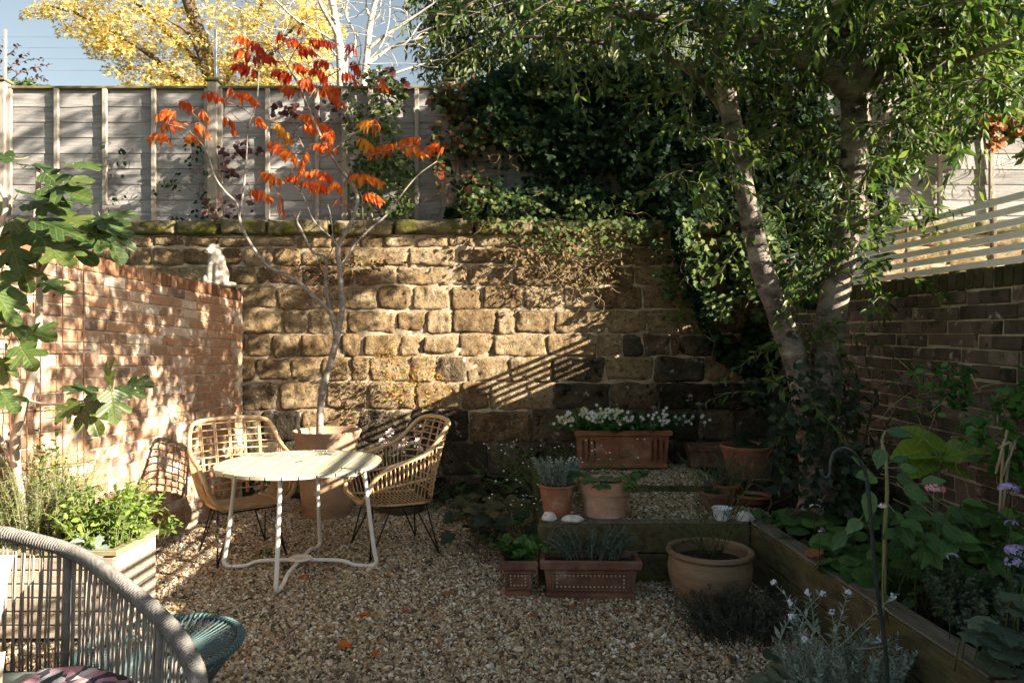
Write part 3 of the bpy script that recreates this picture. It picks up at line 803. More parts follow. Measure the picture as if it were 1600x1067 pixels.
# the same right-hand wall runs on past the camera
b = MB(); b.rbox((rwx(0) + .115, .3, .93), (.23, 3.78, 1.86), .01); tag(b.build('boundary_wall', 'brick_old', None), 'plain end of the dark brick wall running on past the camera', 'wall')

# ------------------------------------------------------------------ timber fence on the stone wall
FY = 7.06
def fx(u): return (u - 800) / F * FY
FZ0, FZ1 = 2.66, 4.075
fence = thing('timber_fence', 'tall weathered lap board fence on top of the stone wall', 'fence', (0, FY, FZ0))
posts = [8, 336, 704, 1022, 1340, 1665]
bats = [[92, 167, 243], [420, 497, 540, 580, 652], [781, 860, 938], [1100, 1180, 1262], [1384, 1465, 1545]]
rr = random.Random(21)
NB = 9
for pi, (a, c) in enumerate(zip([-330] + posts, posts + [1990])):
    xa, xb = fx(a) + .05, fx(c) - .05
    for k in range(NB):
        h = (FZ1 - FZ0) / NB
        zc = FZ0 + h * (k + .5)
        bd = MB()
        n = 14; V = []
        ph = rr.uniform(0, 50)
        for i in range(n + 1):
            x = xa + (xb - xa) * i / n
            wv = .012 * noise.noise(Vector((x * 2.1 + ph, k, 0)))
            lowz = zc - h * .5 - .012 + wv
            V += [(x, FY - .0045, lowz), (x, FY + .004, zc + h * .5 + .004), (x, FY + .012, zc + h * .5 + .004), (x, FY, lowz)]
        Fc = []
        for i in range(n):
            for q in range(4):
                Fc.append((i * 4 + q, (i + 1) * 4 + q, (i + 1) * 4 + (q + 1) % 4, i * 4 + (q + 1) % 4))
        Fc += [(3, 2, 1, 0), (n * 4, n * 4 + 1, n * 4 + 2, n * 4 + 3)]
        bd.add(V, Fc); bd.build('board', 'fence_wood', fence)
    bd = MB(); bd.rbox(((xa + xb) / 2, FY - .012, FZ1 + .016), (xb - xa, .055, .026), .004); bd.build('capping_rail', 'fence_cap', fence)
for u in [u for s in bats for u in s]:
    w = .062 if u == 540 else .042
    bd = MB(); bd.rbox((fx(u), FY - .036, (FZ0 + FZ1) / 2), (w, .032, FZ1 - FZ0 - .004), .003); bd.build('batten', 'fence_post', fence)
for u in posts:
    bd = MB(); bd.rbox((fx(u), FY - .03, (FZ0 + FZ1) / 2 + .03), (.10, .10, FZ1 - FZ0 + .06), .006); bd.build('post', 'fence_post', fence)
    for s in (-1, 1):
        bd = MB(); bd.rbox((fx(u) + s * .071, FY - .036, (FZ0 + FZ1) / 2), (.038, .034, FZ1 - FZ0 - .006), .003); bd.build('batten', 'fence_post', fence)
    bd = MB(); bd.rbox((fx(u), FY - .03, FZ1 + .075), (.14, .14, .026), .008); bd.build('post_cap', 'fence_cap', fence)
for u in (8, 337):
    bd = MB(); bd.rbox((fx(u), FY - .0, FZ1 + .34), (.028, .02, .54), .003); bd.build('wire_upright', 'metal_pale', fence)
for v in (58, 75, 92, 110):
    bd = MB(); bd.tube([at(-60, v, FY), at(337, v + 1, FY)], .0016, 4); bd.build('wire', 'wire', fence)

# ------------------------------------------------------------------ white slatted screen on the right wall
screen = thing('slatted_screen', 'white horizontal slat screen standing on the right brick wall', 'screen', (rwx(4) + .05, 3, RZ(3)))
PIT = .064
cuts = [-1.6, .6, 2.2, 3.76, 5.4, 6.62]
for k in range(6):
    for y0, y1 in zip(cuts, cuts[1:]):
        z = lambda y: RZ(max(y, 2)) + .022 + PIT * k
        ym = (y0 + y1) / 2
        d = Vector((rwx(y1) - rwx(y0), y1 - y0, z(y1) - z(y0))); L = d.length; d.normalize()
        nx_ = Vector((1, 0, 0)); nx_ = (nx_ - d * d.x).normalized()
        R = Matrix((nx_, d, nx_.cross(d))).transposed()
        bd = MB(); bd.rbox((rwx(ym) + .035, ym, (z(y0) + z(y1)) / 2), (.012, L - .004, .037), .002, R); bd.build('slat', 'white_slat', screen)
for y in (.6, 2.2, 2.95, 3.76, 4.55, 5.4, 6.5):
    zz = RZ(max(y, 2)); bd = MB(); bd.rbox((rwx(y) + .060, y, zz + .17), (.022, .03, .40), .003); bd.build('post', 'stem_brown', screen)

# ------------------------------------------------------------------ sleeper edged raised bed
bed = thing('raised_bed', 'dark algae stained timber sleepers edging the raised terrace and bed', 'raised bed', (1.0, 4.4, 0))
fl, fr = Vector((.165, 4.38, 0)), Vector((1.50, 4.38, 0))
for k in range(2):
    b = MB(); b.rbox(((fl.x + fr.x) / 2 + .03, 4.44, .09 + .185 * k), (fr.x - fl.x - .06, .10, .178), .006); b.build('sleeper', 'sleeper', bed)
    b = MB(); b.rbox((fl.x + .06, 5.45, .09 + .185 * k), (.09, 1.9, .178), .006); b.build('sleeper', 'sleeper', bed)
    p0, p1 = Vector((1.56, 4.49, 0)), Vector((1.80, -.6, 0))
    d = (p1 - p0); L = d.length; d.normalize()
    R = Matrix((Vector((-d.y, d.x, 0)), d, Vector((0, 0, 1)))).transposed()
    if R.determinant() < 0: R = Matrix((Vector((d.y, -d.x, 0)), d, Vector((0, 0, 1)))).transposed()
    for s0, s1 in ((0, .42), (.424, 1)):
        m = p0 + d * L * (s0 + s1) / 2
        b = MB(); b.rbox((m.x, m.y, .09 + .185 * k), (.115, L * (s1 - s0), .178), .006, R); b.build('sleeper', 'sleeper', bed)
# grey weathered faces on top of the upper sleepers
b = MB(); b.rbox(((fl.x + fr.x) / 2 + .03, 4.44, .372), (fr.x - fl.x - .07, .094, .010), .003); b.build('weathered_top', 'sleeper_top', bed)
for s0, s1 in ((0, .42), (.424, 1)):
    m = p0 + d * L * (s0 + s1) / 2
    b = MB(); b.rbox((m.x, m.y, .372), (.109, L * (s1 - s0) - .006, .010), .003, R); b.build('weathered_top', 'sleeper_top', bed)
b = MB(); b.rbox((fl.x + .055, 4.36, .185), (.115, .10, .375), .006); b.build('corner_post', 'sleeper', bed)
b = MB(); b.rbox((.98, 5.46, TERR + .0), (1.25, .035, .05), .004); tag(b.build('timber_edging', 'sleeper', None), 'low dark timber edging across the gravel terrace', 'edging')

# ================================================================== FURNITURE
# ------------------------------------------------------------------ round slatted table
TC = Vector((-1.415, 4.66, 0)); TR = .535; TZ = .715
table = thing('garden_table', 'round cream slatted garden table on four white tube legs', 'table', TC)
ns = 11; pw = 2 * TR / ns
for k in range(ns):
    xa, xb = -TR + pw * k + .005, -TR + pw * (k + 1) - .005
    pts_t = []
    xs = [xa + (xb - xa) * i / 6 for i in range(7)]
    yy = [math.sqrt(max(0, (TR + .001) ** 2 - x * x)) for x in xs]
    out = [(x, y) for x, y in zip(xs, yy)] + [(x, -y) for x, y in zip(xs[::-1], yy[::-1])]
    b = MB(); n = len(out)
    cx = sum(p[0] for p in out) / n
    ins = [(cx + (x - cx) * .95, y * .994) for x, y in out]
    V = [(x, y, -.022) for x, y in out] + [(x, y, -.003) for x, y in out] + [(x, y, 0) for x, y in ins]
    Fc = [tuple(range(n))] + [tuple(2 * n + i for i in range(n))[::-1]]
    for i in range(n):
        j = (i + 1) % n
        Fc += [(i, n + i, n + j, j), (n + i, 2 * n + i, 2 * n + j, n + j)]
    b.add(V, [f[::-1] for f in Fc])
    sl_ = b.build('slat', 'cream_slat', table, False, Matrix.Translation(TC + Vector((0, 0, TZ + random.uniform(-.001, .001)))))
b = MB(); b.lathe([(.026, .0), (.026, .0035), (.017, .0045), (.017, .0)], TC + Vector((0, 0, TZ)), 20); b.build('parasol_hole_ring', 'metal_pale', table, True)
b = MB(); b.lathe([(.0165, .002), (.0001, .002)], TC + Vector((0, 0, TZ + .001)), 16); b.build('parasol_hole', 'black_metal', table)
for s in (-1, 1):
    b = MB(); b.rbox(TC + Vector((0, s * .28, TZ - .035)), (.88, .035, .022), .003); b.build('batten', 'white_metal', table)
for a in (0, 90, 180, 270):
    c, s_ = math.cos(math.radians(a + 1)), math.sin(math.radians(a + 1))
    P = lambda r, z: TC + Vector((c * r, s_ * r, z))
    b = MB(); b.tube([P(.42, TZ - .026)] + cr([P(.425, .66), P(.475, .25), P(.497, .10), P(.507, .055), P(.49, .024), P(.455, .018)], 5), .0135, 12); b.build('leg', 'white_metal', table, True)
    b = MB(); b.tube(cr([P(.45, .018), P(.36, .026), P(.27, .055), P(.05, .062)], 5), .0125, 12); b.build('foot_bar', 'white_metal', table, True)
b = MB(); b.lathe([(.0, .068), (.075, .068), (.082, .073), (.075, .078), (.03, .078), (.026, .072)], TC, 28); b.build('hub', 'white_metal', table, True)

# ------------------------------------------------------------------ rattan chairs
RIM = [(0, .285, .405), (.15, .285, .405), (.235, .28, .43), (.285, .262, .50), (.312, .225, .59), (.322, .14, .655), (.328, .02, .695), (.325, -.09, .735), (.314, -.165, .795), (.296, -.225, .87), (.262, -.275, .922), (.17, -.308, .943), (0, -.322, .95)]
def rattan_chair(label, loc, rz, seed, sc=1.0):
    rr = random.Random(seed)
    root = thing('rattan_chair', label, 'chair', loc, 'rattan chairs at the round table')
    M = Matrix.Translation(loc) @ Matrix.Rotation(rz, 4, 'Z') @ Matrix.Diagonal((sc, sc, 1 if sc == 1 else 1.0, 1))
    right = cr(RIM, 6)
    left = [Vector((-p.x, p.y, p.z)) for p in right]
    loop = right + left[-2:0:-1]
    b = MB()
    rad = [.0155 + .0012 * math.sin(i * 1.9) for i in range(len(loop))]
    b.tube(loop, rad, 10, True); b.build('rim', 'rattan_wrap', root, True, M)
    def rim_y(y):          # right-hand rim point at depth y, from the arm front backwards
        for p, q in zip(right[14:], right[15:]):
            if (p.y - y) * (q.y - y) <= 0 and p.y != q.y:
                t = (p.y - y) / (p.y - q.y); return p.lerp(q, t)
        return right[-1]
    def rim_z(z):
        for p, q in zip(right[20:], right[21:]):
            if (p.z - z) * (q.z - z) <= 0 and p.z != q.z:
                return p.lerp(q, (z - p.z) / (q.z - p.z))
        return right[-1]
    # U-shaped rods: down one side, across the seat, up the other
    nU = 16
    for i in range(nU):
        y = .245 - i * (.245 + .175) / (nU - 1)
        p = rim_y(y)
        sy = y * .93 - .005
        dz = -.018 * math.cos((sy) * 4)
        half = [Vector((p.x, p.y, p.z)), Vector((p.x * .985, y * .98, p.z * .62 + .40 * .38)), Vector((.255, sy, .435)), Vector((.205, sy, .395 + dz)), Vector((.11, sy, .385 + dz)), Vector((0, sy, .382 + dz))]
        if i < 2: half = half[0:1] + [Vector((.27, sy, .45))] + half[3:]
        c = cr(half, 4)
        pts = c + [Vector((-q.x, q.y, q.z)) for q in c[-2::-1]]
        b = MB(); b.tube(pts, .0043, 6); b.build('seat_rod', 'rattan', root, True, M)
    # back rods
    nB = 11
    for i in range(nB):
        z = .435 + i * (.915 - .435) / (nB - 1)
        yb = -.195 - .125 * ((z - .40) / .55) ** 1.1
        e = rim_z(z) if z > .70 else Vector((.262 + .05 * (z - .43) / .27, -.13 - .05 * (.7 - z), z))
        c = cr([e, Vector((e.x * .86, (e.y * .35 + yb * .65), z)), Vector((e.x * .5, yb + .006, z)), Vector((0, yb, z + .003))], 4)
        pts = c + [Vector((-q.x, q.y, q.z)) for q in c[-2::-1]]
        b = MB(); b.tube(pts, .0056, 6); b.build('back_rod', 'rattan', root, True, M)
    for xx in (-.2, -.1, 0, .1, .2):
        pts = []
        for i in range(9):
            z = .40 + i * (.945 - .40) / 8
            yb = -.195 - .125 * (max(0, z - .40) / .55) ** 1.1
            pts.append(Vector((xx * (1 + .12 * (z - .4)), yb - .010 + (.03 * (xx / .2) ** 2), min(z, .948 - .25 * max(0, abs(xx) - .12)))))
        b = MB()
        for o in (-.006, .006): b.tube([p + Vector((o, 0, 0)) for p in pts], .0052, 6)
        b.build('rib', 'rattan', root, True, M)
    # band along each side and the frame under the seat
    for s in (-1, 1):
        pts = [Vector((s * q[0], q[1], q[2])) for q in cr([(.252, .25, .475), (.292, .16, .515), (.300, .0, .54), (.292, -.12, .555), (.262, -.17, .56)], 5)]
        b = MB(); b.tube(pts, .010, 8); b.build('side_band', 'rattan_wrap', root, True, M)
        pts = [Vector((s * q[0], q[1], q[2])) for q in cr([(.20, .255, .395), (.215, .1, .378), (.215, -.1, .372), (.18, -.19, .378)], 5)]
        b = MB(); b.tube(pts, .009, 8); b.build('seat_rail', 'rattan_wrap', root, True, M)
    b = MB(); fz = .352
    b.tube([(.19, .19, fz), (.19, -.17, fz), (-.19, -.17, fz), (-.19, .19, fz)], .006, 8, True)
    b.tube([(.19, .0, fz), (-.19, 0, fz)], .005, 8); b.build('leg_frame', 'black_metal', root, True, M)
    for sx in (-1, 1):
        for sy, yb in ((1, .19), (-1, -.17)):
            foot = Vector((sx * .235, yb + sy * .05, .008))
            b = MB()
            b.tube([(sx * .19, yb - sy * .10, fz), foot.lerp(Vector((sx * .19, yb - sy * .10, fz)), .03)], .0055, 7)
            b.tube([(sx * .12, yb, fz), foot.lerp(Vector((sx * .12, yb, fz)), .03)], .0055, 7)
            b.ball(foot + Vector((0, 0, .004)), (.010, .010, .012), 8, 5)
            b.build('leg', 'black_metal', root, True, M)
    return root
rattan_chair('pale sunlit rattan armchair by the brick wall, left of the round table', Vector((-1.93, 4.99, 0)), math.radians(180 + 38), 1)
rattan_chair('brown rattan armchair right of the table, turned towards it', Vector((-.855, 5.12, 0)), math.radians(117), 2, 1.09)

# ------------------------------------------------------------------ rope lounge chair in the foreground
rc = thing('rope_chair', 'grey woven rope lounge chair cut off by the lower left corner', 'chair', (-1.6, 2.1, 0))
rim_pts = [(-2.62, 2.10, .73), (-2.55, 2.45, .765), (-2.33, 2.68, .775), (-2.04, 2.72, .765), (-1.85, 2.70, .737), (-1.653, 2.65, .70), (-1.41, 2.479, .66), (-1.2315, 2.355, .615), (-1.0896, 2.241, .575), (-.978, 2.124, .535), (-.9157, 2.03, .505), (-.885, 1.88, .475), (-.90, 1.65, .45)]
rimc = cr(rim_pts, 14)
b = MB(); b.tube(rimc, .0205, 10); core = b.build('rim', 'rope_wrap', rc, True)
# rope wound round the rim
b = MB(); hel = []
Ltot = 0
for i in range(len(rimc) - 1):
    p, q = rimc[i], rimc[i + 1]; t = (q - p).normalized()
    a1 = t.cross(Vector((0, 0, 1))).normalized(); a2 = t.cross(a1)
    sl0 = (q - p).length
    nst = max(2, int(sl0 / .0012))
    for k in range(nst):
        Ltot += sl0 / nst; ph = Ltot / .0118 * 2 * math.pi
        hel.append(p.lerp(q, k / nst) + (a1 * math.cos(ph) + a2 * math.sin(ph)) * .0235)
b.tube(hel, .0056, 5, caps=False); b.build('rope_winding', 'rope_wrap', core, True)
low_pts = [Vector((p[0] * .97 - .02, p[1] - .07, .25 - .02 * (i / 12))) for i, p in enumerate(rim_pts)]
lowc = cr(low_pts, 14)
b = MB(); b.tube(lowc, .014, 8); b.build('seat_frame', 'black_metal', rc, True)
Ltot = 0; acc = 0; k = 0; posts_at = (62, 118)
i = 0; d_acc = 0; nxt = 0; strand = 0
for i in range(len(rimc) - 1):
    seg = (rimc[i + 1] - rimc[i]).length
    while nxt <= d_acc + seg:
        f = (nxt - d_acc) / seg
        a = rimc[i].lerp(rimc[i + 1], f); c = lowc[i].lerp(lowc[i + 1], f)
        b = MB()
        j1, j2 = random.uniform(-.007, .007), random.uniform(-.007, .007)
        b.tube([a + Vector((0, 0, .005)), a.lerp(c, .35) + Vector((j1, 0, 0)), a.lerp(c, .7) + Vector((j2, 0, 0)), c], .0042, 6)
        b.build('rope_strand', 'rope', rc, True)
        nxt += (.026 if strand % 2 else .014); strand += 1
    d_acc += seg
for q in (67, 106, 36):
    a, c = rimc[q], lowc[q]
    b = MB(); b.tube([a, a.lerp(c, .5), c, Vector((c.x, c.y - .02, 0.0))], [.017, .016, .016, .013], 10); b.build('leg', 'rope_wrap', rc, True)
b = MB(); b.tube([(-1.05, 1.5, .23), (-1.03, 1.52, 0.0)], .014, 10); b.build('leg', 'rope_wrap', rc, True)
def pillow(name, label, cat, c, R, sx, sy, th, mat, n=16):
    V = []; 
    for sgn in (1, -1):
        for j in range(n + 1):
            for i in range(n + 1):
                a, q = -1 + 2 * i / n, -1 + 2 * j / n
                t = th * max(0, (1 - a ** 4)) ** .5 * max(0, (1 - q ** 4)) ** .5
                pin = 1 - .06 * (a * a) * (1 - q * q) - .0
                w = .012 * noise.noise(Vector((a * 2, q * 2, c[0] * 5 + sgn)))
                V.append(Vector((a * sx * (1 - .07 * (1 - q * q) * 0 + .05 * a * a * q * q - .05 * (1 - abs(q)) * 0), q * sy * (1 + .05 * a * a * q * q), sgn * (t + w * (t / th if th else 0)))))
    m = (n + 1) ** 2; Fc = []
    for s in range(2):
        for j in range(n):
            for i in range(n):
                f = (s * m + j * (n + 1) + i, s * m + j * (n + 1) + i + 1, s * m + (j + 1) * (n + 1) + i + 1, s * m + (j + 1) * (n + 1) + i)
                Fc.append(f if s == 0 else f[::-1])
    b = MB(); b.add([Vector(c) + R @ v for v in V], Fc)
    o = b.build(name, mat, None, True)
    return tag(o, label, cat)
seat = MB(); seat.lathe([(.0, -.06), (.44, -.06), (.47, -.03), (.47, .0), (.44, .03), (.2, .045), (0, .05)], (-1.66, 1.98, .33), 40)
tag(seat.build('seat_cushion', 'seat_pad', None, True), 'round grey green seat pad of the rope chair', 'cushion')
Rz = lambda a: Matrix.Rotation(math.radians(a), 3, 'Z')
Rx = lambda a: Matrix.Rotation(math.radians(a), 3, 'X')
Ry = lambda a: Matrix.Rotation(math.radians(a), 3, 'Y')
pillow('cushion', 'pale blue cushion leaning against the rope chair back', 'cushion', (-1.915, 2.34, .555), Rz(-14) @ Rx(76), .23, .23, .055, 'cushion_blue')
pillow('cushion', 'cream cushion at the very left edge in front of the blue one', 'cushion', (-1.60, 2.02, .435), Rz(20) @ Rx(80), .10, .14, .045, 'cushion_cream')
# patterned throw over the seat edge
m = bpy.data.materials.new('throw_pattern'); n, l = nodes_of(m)
g = n.new('ShaderNodeNewGeometry'); mp = n.new('ShaderNodeMapping'); mp.inputs['Scale'].default_value = (32, 14, 32); mp.inputs['Rotation'].default_value = (0, 0, .6)
l.new(g.outputs['Position'], mp.inputs['Vector'])
vo = n.new('ShaderNodeTexVoronoi'); vo.inputs['Scale'].default_value = 1.2; l.new(mp.outputs[0], vo.inputs['Vector'])
r = n.new('ShaderNodeValToRGB'); ramp_set(r, [(0, (.03, .035, .05)), (.3, (.42, .20, .24)), (.55, (.55, .52, .50)), (.75, (.05, .07, .10)), (.88, (.50, .28, .32))], 'CONSTANT')
sp = n.new('ShaderNodeSeparateColor'); l.new(vo.outputs['Color'], sp.inputs[0]); l.new(sp.outputs[0], r.inputs[0]); l.new(r.outputs[0], n['Principled BSDF'].inputs['Base Color'])
n['Principled BSDF'].inputs['Roughness'].default_value = .95
MATS['throw_pattern'] = m
b = MB(); nx = ny = 22; V = []
for j in range(ny + 1):
    for i in range(nx + 1):
        x = -1.60 + .38 * i / nx; y = 1.95 + .42 * j / ny
        z = .392 - .9 * max(0, (math.hypot(x + 1.66, y - 1.98) - .44)) ** 1.3 + .012 * noise.noise(Vector((x * 9, y * 9, 1))) + .008
        V.append((x + .02 * noise.noise(Vector((x * 5, y * 5, 9))), y, z))
b.add(V, [(j * (nx + 1) + i, j * (nx + 1) + i + 1, (j + 1) * (nx + 1) + i + 1, (j + 1) * (nx + 1) + i) for j in range(ny) for i in range(nx)])
o = b.build('throw_blanket', 'throw_pattern', None, True); tag(o, 'pink and black patterned knitted throw on the rope chair seat', 'blanket')
o.modifiers.new('thickness', 'SOLIDIFY').thickness = .008

# ------------------------------------------------------------------ teal corded stool
ST = Vector((-1.415, 2.82, 0)); SR, SZ = .30, .28
st = thing('cord_stool', 'round teal corded stool with sunken seat beside the rope chair', 'stool', ST)
ring = [ST + Vector((SR * math.cos(a), SR * math.sin(a), SZ)) for a in np.linspace(0, 2 * math.pi, 64, endpoint=False)]
b = MB(); b.tube(ring, .011, 10, True); rg = b.build('rim', 'teal_cord', st, True)
b = MB(); hel = []
for i in range(2600):
    a = 2 * math.pi * i / 2600; ph = a * 90
    o_ = Vector((math.cos(a), math.sin(a), 0))
    hel.append(ST + o_ * SR + Vector((0, 0, SZ)) + (o_ * math.cos(ph) + Vector((0, 0, 1)) * math.sin(ph)) * .0125)
b.tube(hel, .0045, 4, True); b.build('rim_winding', 'teal_cord', rg, True)
nc = 62
for i in range(nc):
    a = 2 * math.pi * i / nc; o_ = Vector((math.cos(a), math.sin(a), 0)); t_ = Vector((-o_.y, o_.x, 0))
    b = MB(); b.tube(cr([ST + o_ * SR + Vector((0, 0, SZ + .004)), ST + o_ * SR * .55 + Vector((0, 0, SZ - .028)), ST + o_ * .035 + t_ * .01 + Vector((0, 0, SZ - .045))], 4), .0038, 6); b.build('seat_cord', 'teal_cord', st, True)
    b = MB(); o2 = Vector((math.cos(a + .35), math.sin(a + .35), 0)); b.tube([ST + o_ * SR * 1.01 + Vector((0, 0, SZ)), ST + o2 * .125 + Vector((0, 0, .035))], .0038, 6); b.build('side_cord', 'teal_cord', st, True)
b = MB(); b.tube([ST + Vector((.035 * math.cos(a), .035 * math.sin(a), SZ - .045)) for a in np.linspace(0, 6.283, 18, endpoint=False)], .006, 8, True); b.build('centre_ring', 'teal_cord', st, True)
b = MB(); b.tube([ST + Vector((.125 * math.cos(a), .125 * math.sin(a), .03)) for a in np.linspace(0, 6.283, 40, endpoint=False)], .010, 8, True); b.build('base_ring', 'black_metal', st, True)
for a in (.5, 2.07, 3.64, 5.21):
    o_ = Vector((math.cos(a), math.sin(a), 0)); b = MB(); b.tube([ST + o_ * SR * .97 + Vector((0, 0, SZ)), ST + o_ * .13 + Vector((0, 0, .03)), ST + o_ * .15 + Vector((0, 0, .0))], .007, 8); b.build('leg', 'black_metal', st, True)

# ------------------------------------------------------------------ slatted wooden herb planter
PX0, PX1, PY0, PY1, PZ = -2.66, -1.97, 3.47, 3.86, .46
pl_ = thing('wooden_planter', 'weathered slatted wooden planter full of herbs behind the rope chair', 'planter', (-2.3, 3.66, 0))
nb = 6
for k in range(nb):
    z = .03 + (PZ - .05) * (k + .5) / nb; hh = (PZ - .05) / nb - .008
    b = MB(); b.rbox(((PX0 + PX1) / 2, PY0 + .012, z), (PX1 - PX0 - .03, .022, hh), .003); b.build('board', 'planter_wood', pl_)
    b = MB(); b.rbox(((PX0 + PX1) / 2, PY1 - .012, z), (PX1 - PX0 - .03, .022, hh), .003); b.build('board', 'planter_wood', pl_)
for k in range(4):
    z = .03 + (PZ - .05) * (k + .5) / 4; hh = (PZ - .05) / 4 - .004
    for x in (PX1 - .011, PX0 + .011):
        b = MB(); b.rbox((x, (PY0 + PY1) / 2, z), (.022, PY1 - PY0 - .002, hh), .003); b.build('end_board', 'planter_wood', pl_)
for (xa, xb, ya, yb) in ((PX0 - .01, PX1 + .012, PY0 - .012, PY0 + .035), (PX0 - .01, PX1 + .012, PY1 - .035, PY1 + .012), (PX1 - .035, PX1 + .0115, PY0 + .036, PY1 - .036), (PX0 - .0095, PX0 + .035, PY0 + .036, PY1 - .036)):
    b = MB(); b.rbox(((xa + xb) / 2, (ya + yb) / 2, PZ + .0), (xb - xa, yb - ya, .028), .004); b.build('top_rail', 'planter_rail', pl_)
b = MB(); b.rbox(((PX0 + PX1) / 2, (PY0 + PY1) / 2, PZ - .055), (PX1 - PX0 - .05, PY1 - PY0 - .05, .03), .01); b.build('compost', 'soil', pl_)

# ------------------------------------------------------------------ pots
def pot(name, label, c, prof, mat, n=56, soil=None, cat='plant pot', wob=0, extra=None):
    root = thing(name, label, cat, c)
    b = MB(); b.lathe(prof, c, n, wob); o = b.build('body', mat, root); auto_smooth(o, 38)
    if soil:
        r, z = soil
        b = MB(); V = []; 
        b.lathe([(r, z - .012), (r * .8, z), (r * .4, z + .006), (.001, z + .008)], c, 24, .05); b.build('compost', 'soil', root, True)
    return root
def flared(r0, r1, h, rim_h, rim_o, th=.016):
    return [(r0, 0), (r0 + (r1 - r0) * (h - rim_h) / h, h - rim_h), (r1 + rim_o, h - rim_h + .004), (r1 + rim_o + .003, h - .008), (r1 + rim_o - .002, h), (r1 - th, h), (r1 - th - .004, h - .01), (r0 - th + (r1 - r0) * .7, h * .7)]
SP = Vector((-1.625, 6.12, 0))
pot('terracotta_pot', 'tall weathered terracotta pot holding the red leaved small tree', SP,
    [(.195, 0), (.205, .02), (.225, .22), (.243, .45), (.252, .575), (.258, .60), (.266, .66), (.290, .72), (.300, .735), (.300, .748), (.285, .752), (.270, .74), (.25, .66), (.24, .5)], 'terracotta_aged', 64, (.25, .67))
BP = Vector((-.99, 6.28, 0))
pot('terracotta_pot', 'low mossy pot standing behind the right rattan chair', BP, [(.18, 0), (.20, .02), (.235, .28), (.255, .29), (.26, .33), (.24, .335), (.225, .31), (.2, .2)], 'pot_mossy', 48, (.23, .30))
OP = Vector((.295, 4.57, TERR))
pot('terracotta_pot', 'small orange terracotta pot with silvery plant on the terrace corner', OP, flared(.082, .118, .215, .014, .004), 'terracotta', 48, (.10, .195))
TP = Vector((.615, 4.63, TERR))
pot('terracotta_pot', 'wide pale terracotta pot with a deep rim band on the terrace', TP, flared(.135, .165, .235, .085, .010), 'terracotta_pale', 56, (.15, .20))
RP = Vector((2.02, 5.98, TERR))
pot('terracotta_pot', 'bright terracotta pot with round dark leaves in front of the stone wall', RP, flared(.165, .225, .27, .03, .004), 'terracotta', 48, (.205, .24))
BW = Vector((1.13, 3.99, 0))
pot('bowl_pot', 'large bulbous glazed brown bowl pot in front of the sleepers', BW,
    [(.135, 0), (.155, .015), (.205, .10), (.232, .18), (.236, .235), (.226, .282), (.224, .295), (.236, .302), (.244, .314), (.241, .330), (.226, .335), (.21, .325), (.205, .28), (.2, .2)], 'bowl_clay', 64, (.20, .275), wob=.015)
pot('terracotta_dish', 'shallow terracotta dish of gravel under the tree on the terrace', Vector((1.72, 4.98, TERR)), flared(.085, .12, .06, .02, .004), 'terracotta', 40, (.10, .045))
pot('terracotta_pot', 'small dark terracotta pot of fine wispy plant behind the white bowl', Vector((1.40, 4.80, TERR)), flared(.07, .10, .115, .03, .004), 'terracotta_dark', 40, (.085, .095))
pot('terracotta_pot', 'small reddish terracotta pot with a step rim near the sleeper corner', Vector((1.55, 5.06, TERR)), flared(.075, .105, .12, .03, .004), 'terracotta', 40, (.09, .10))
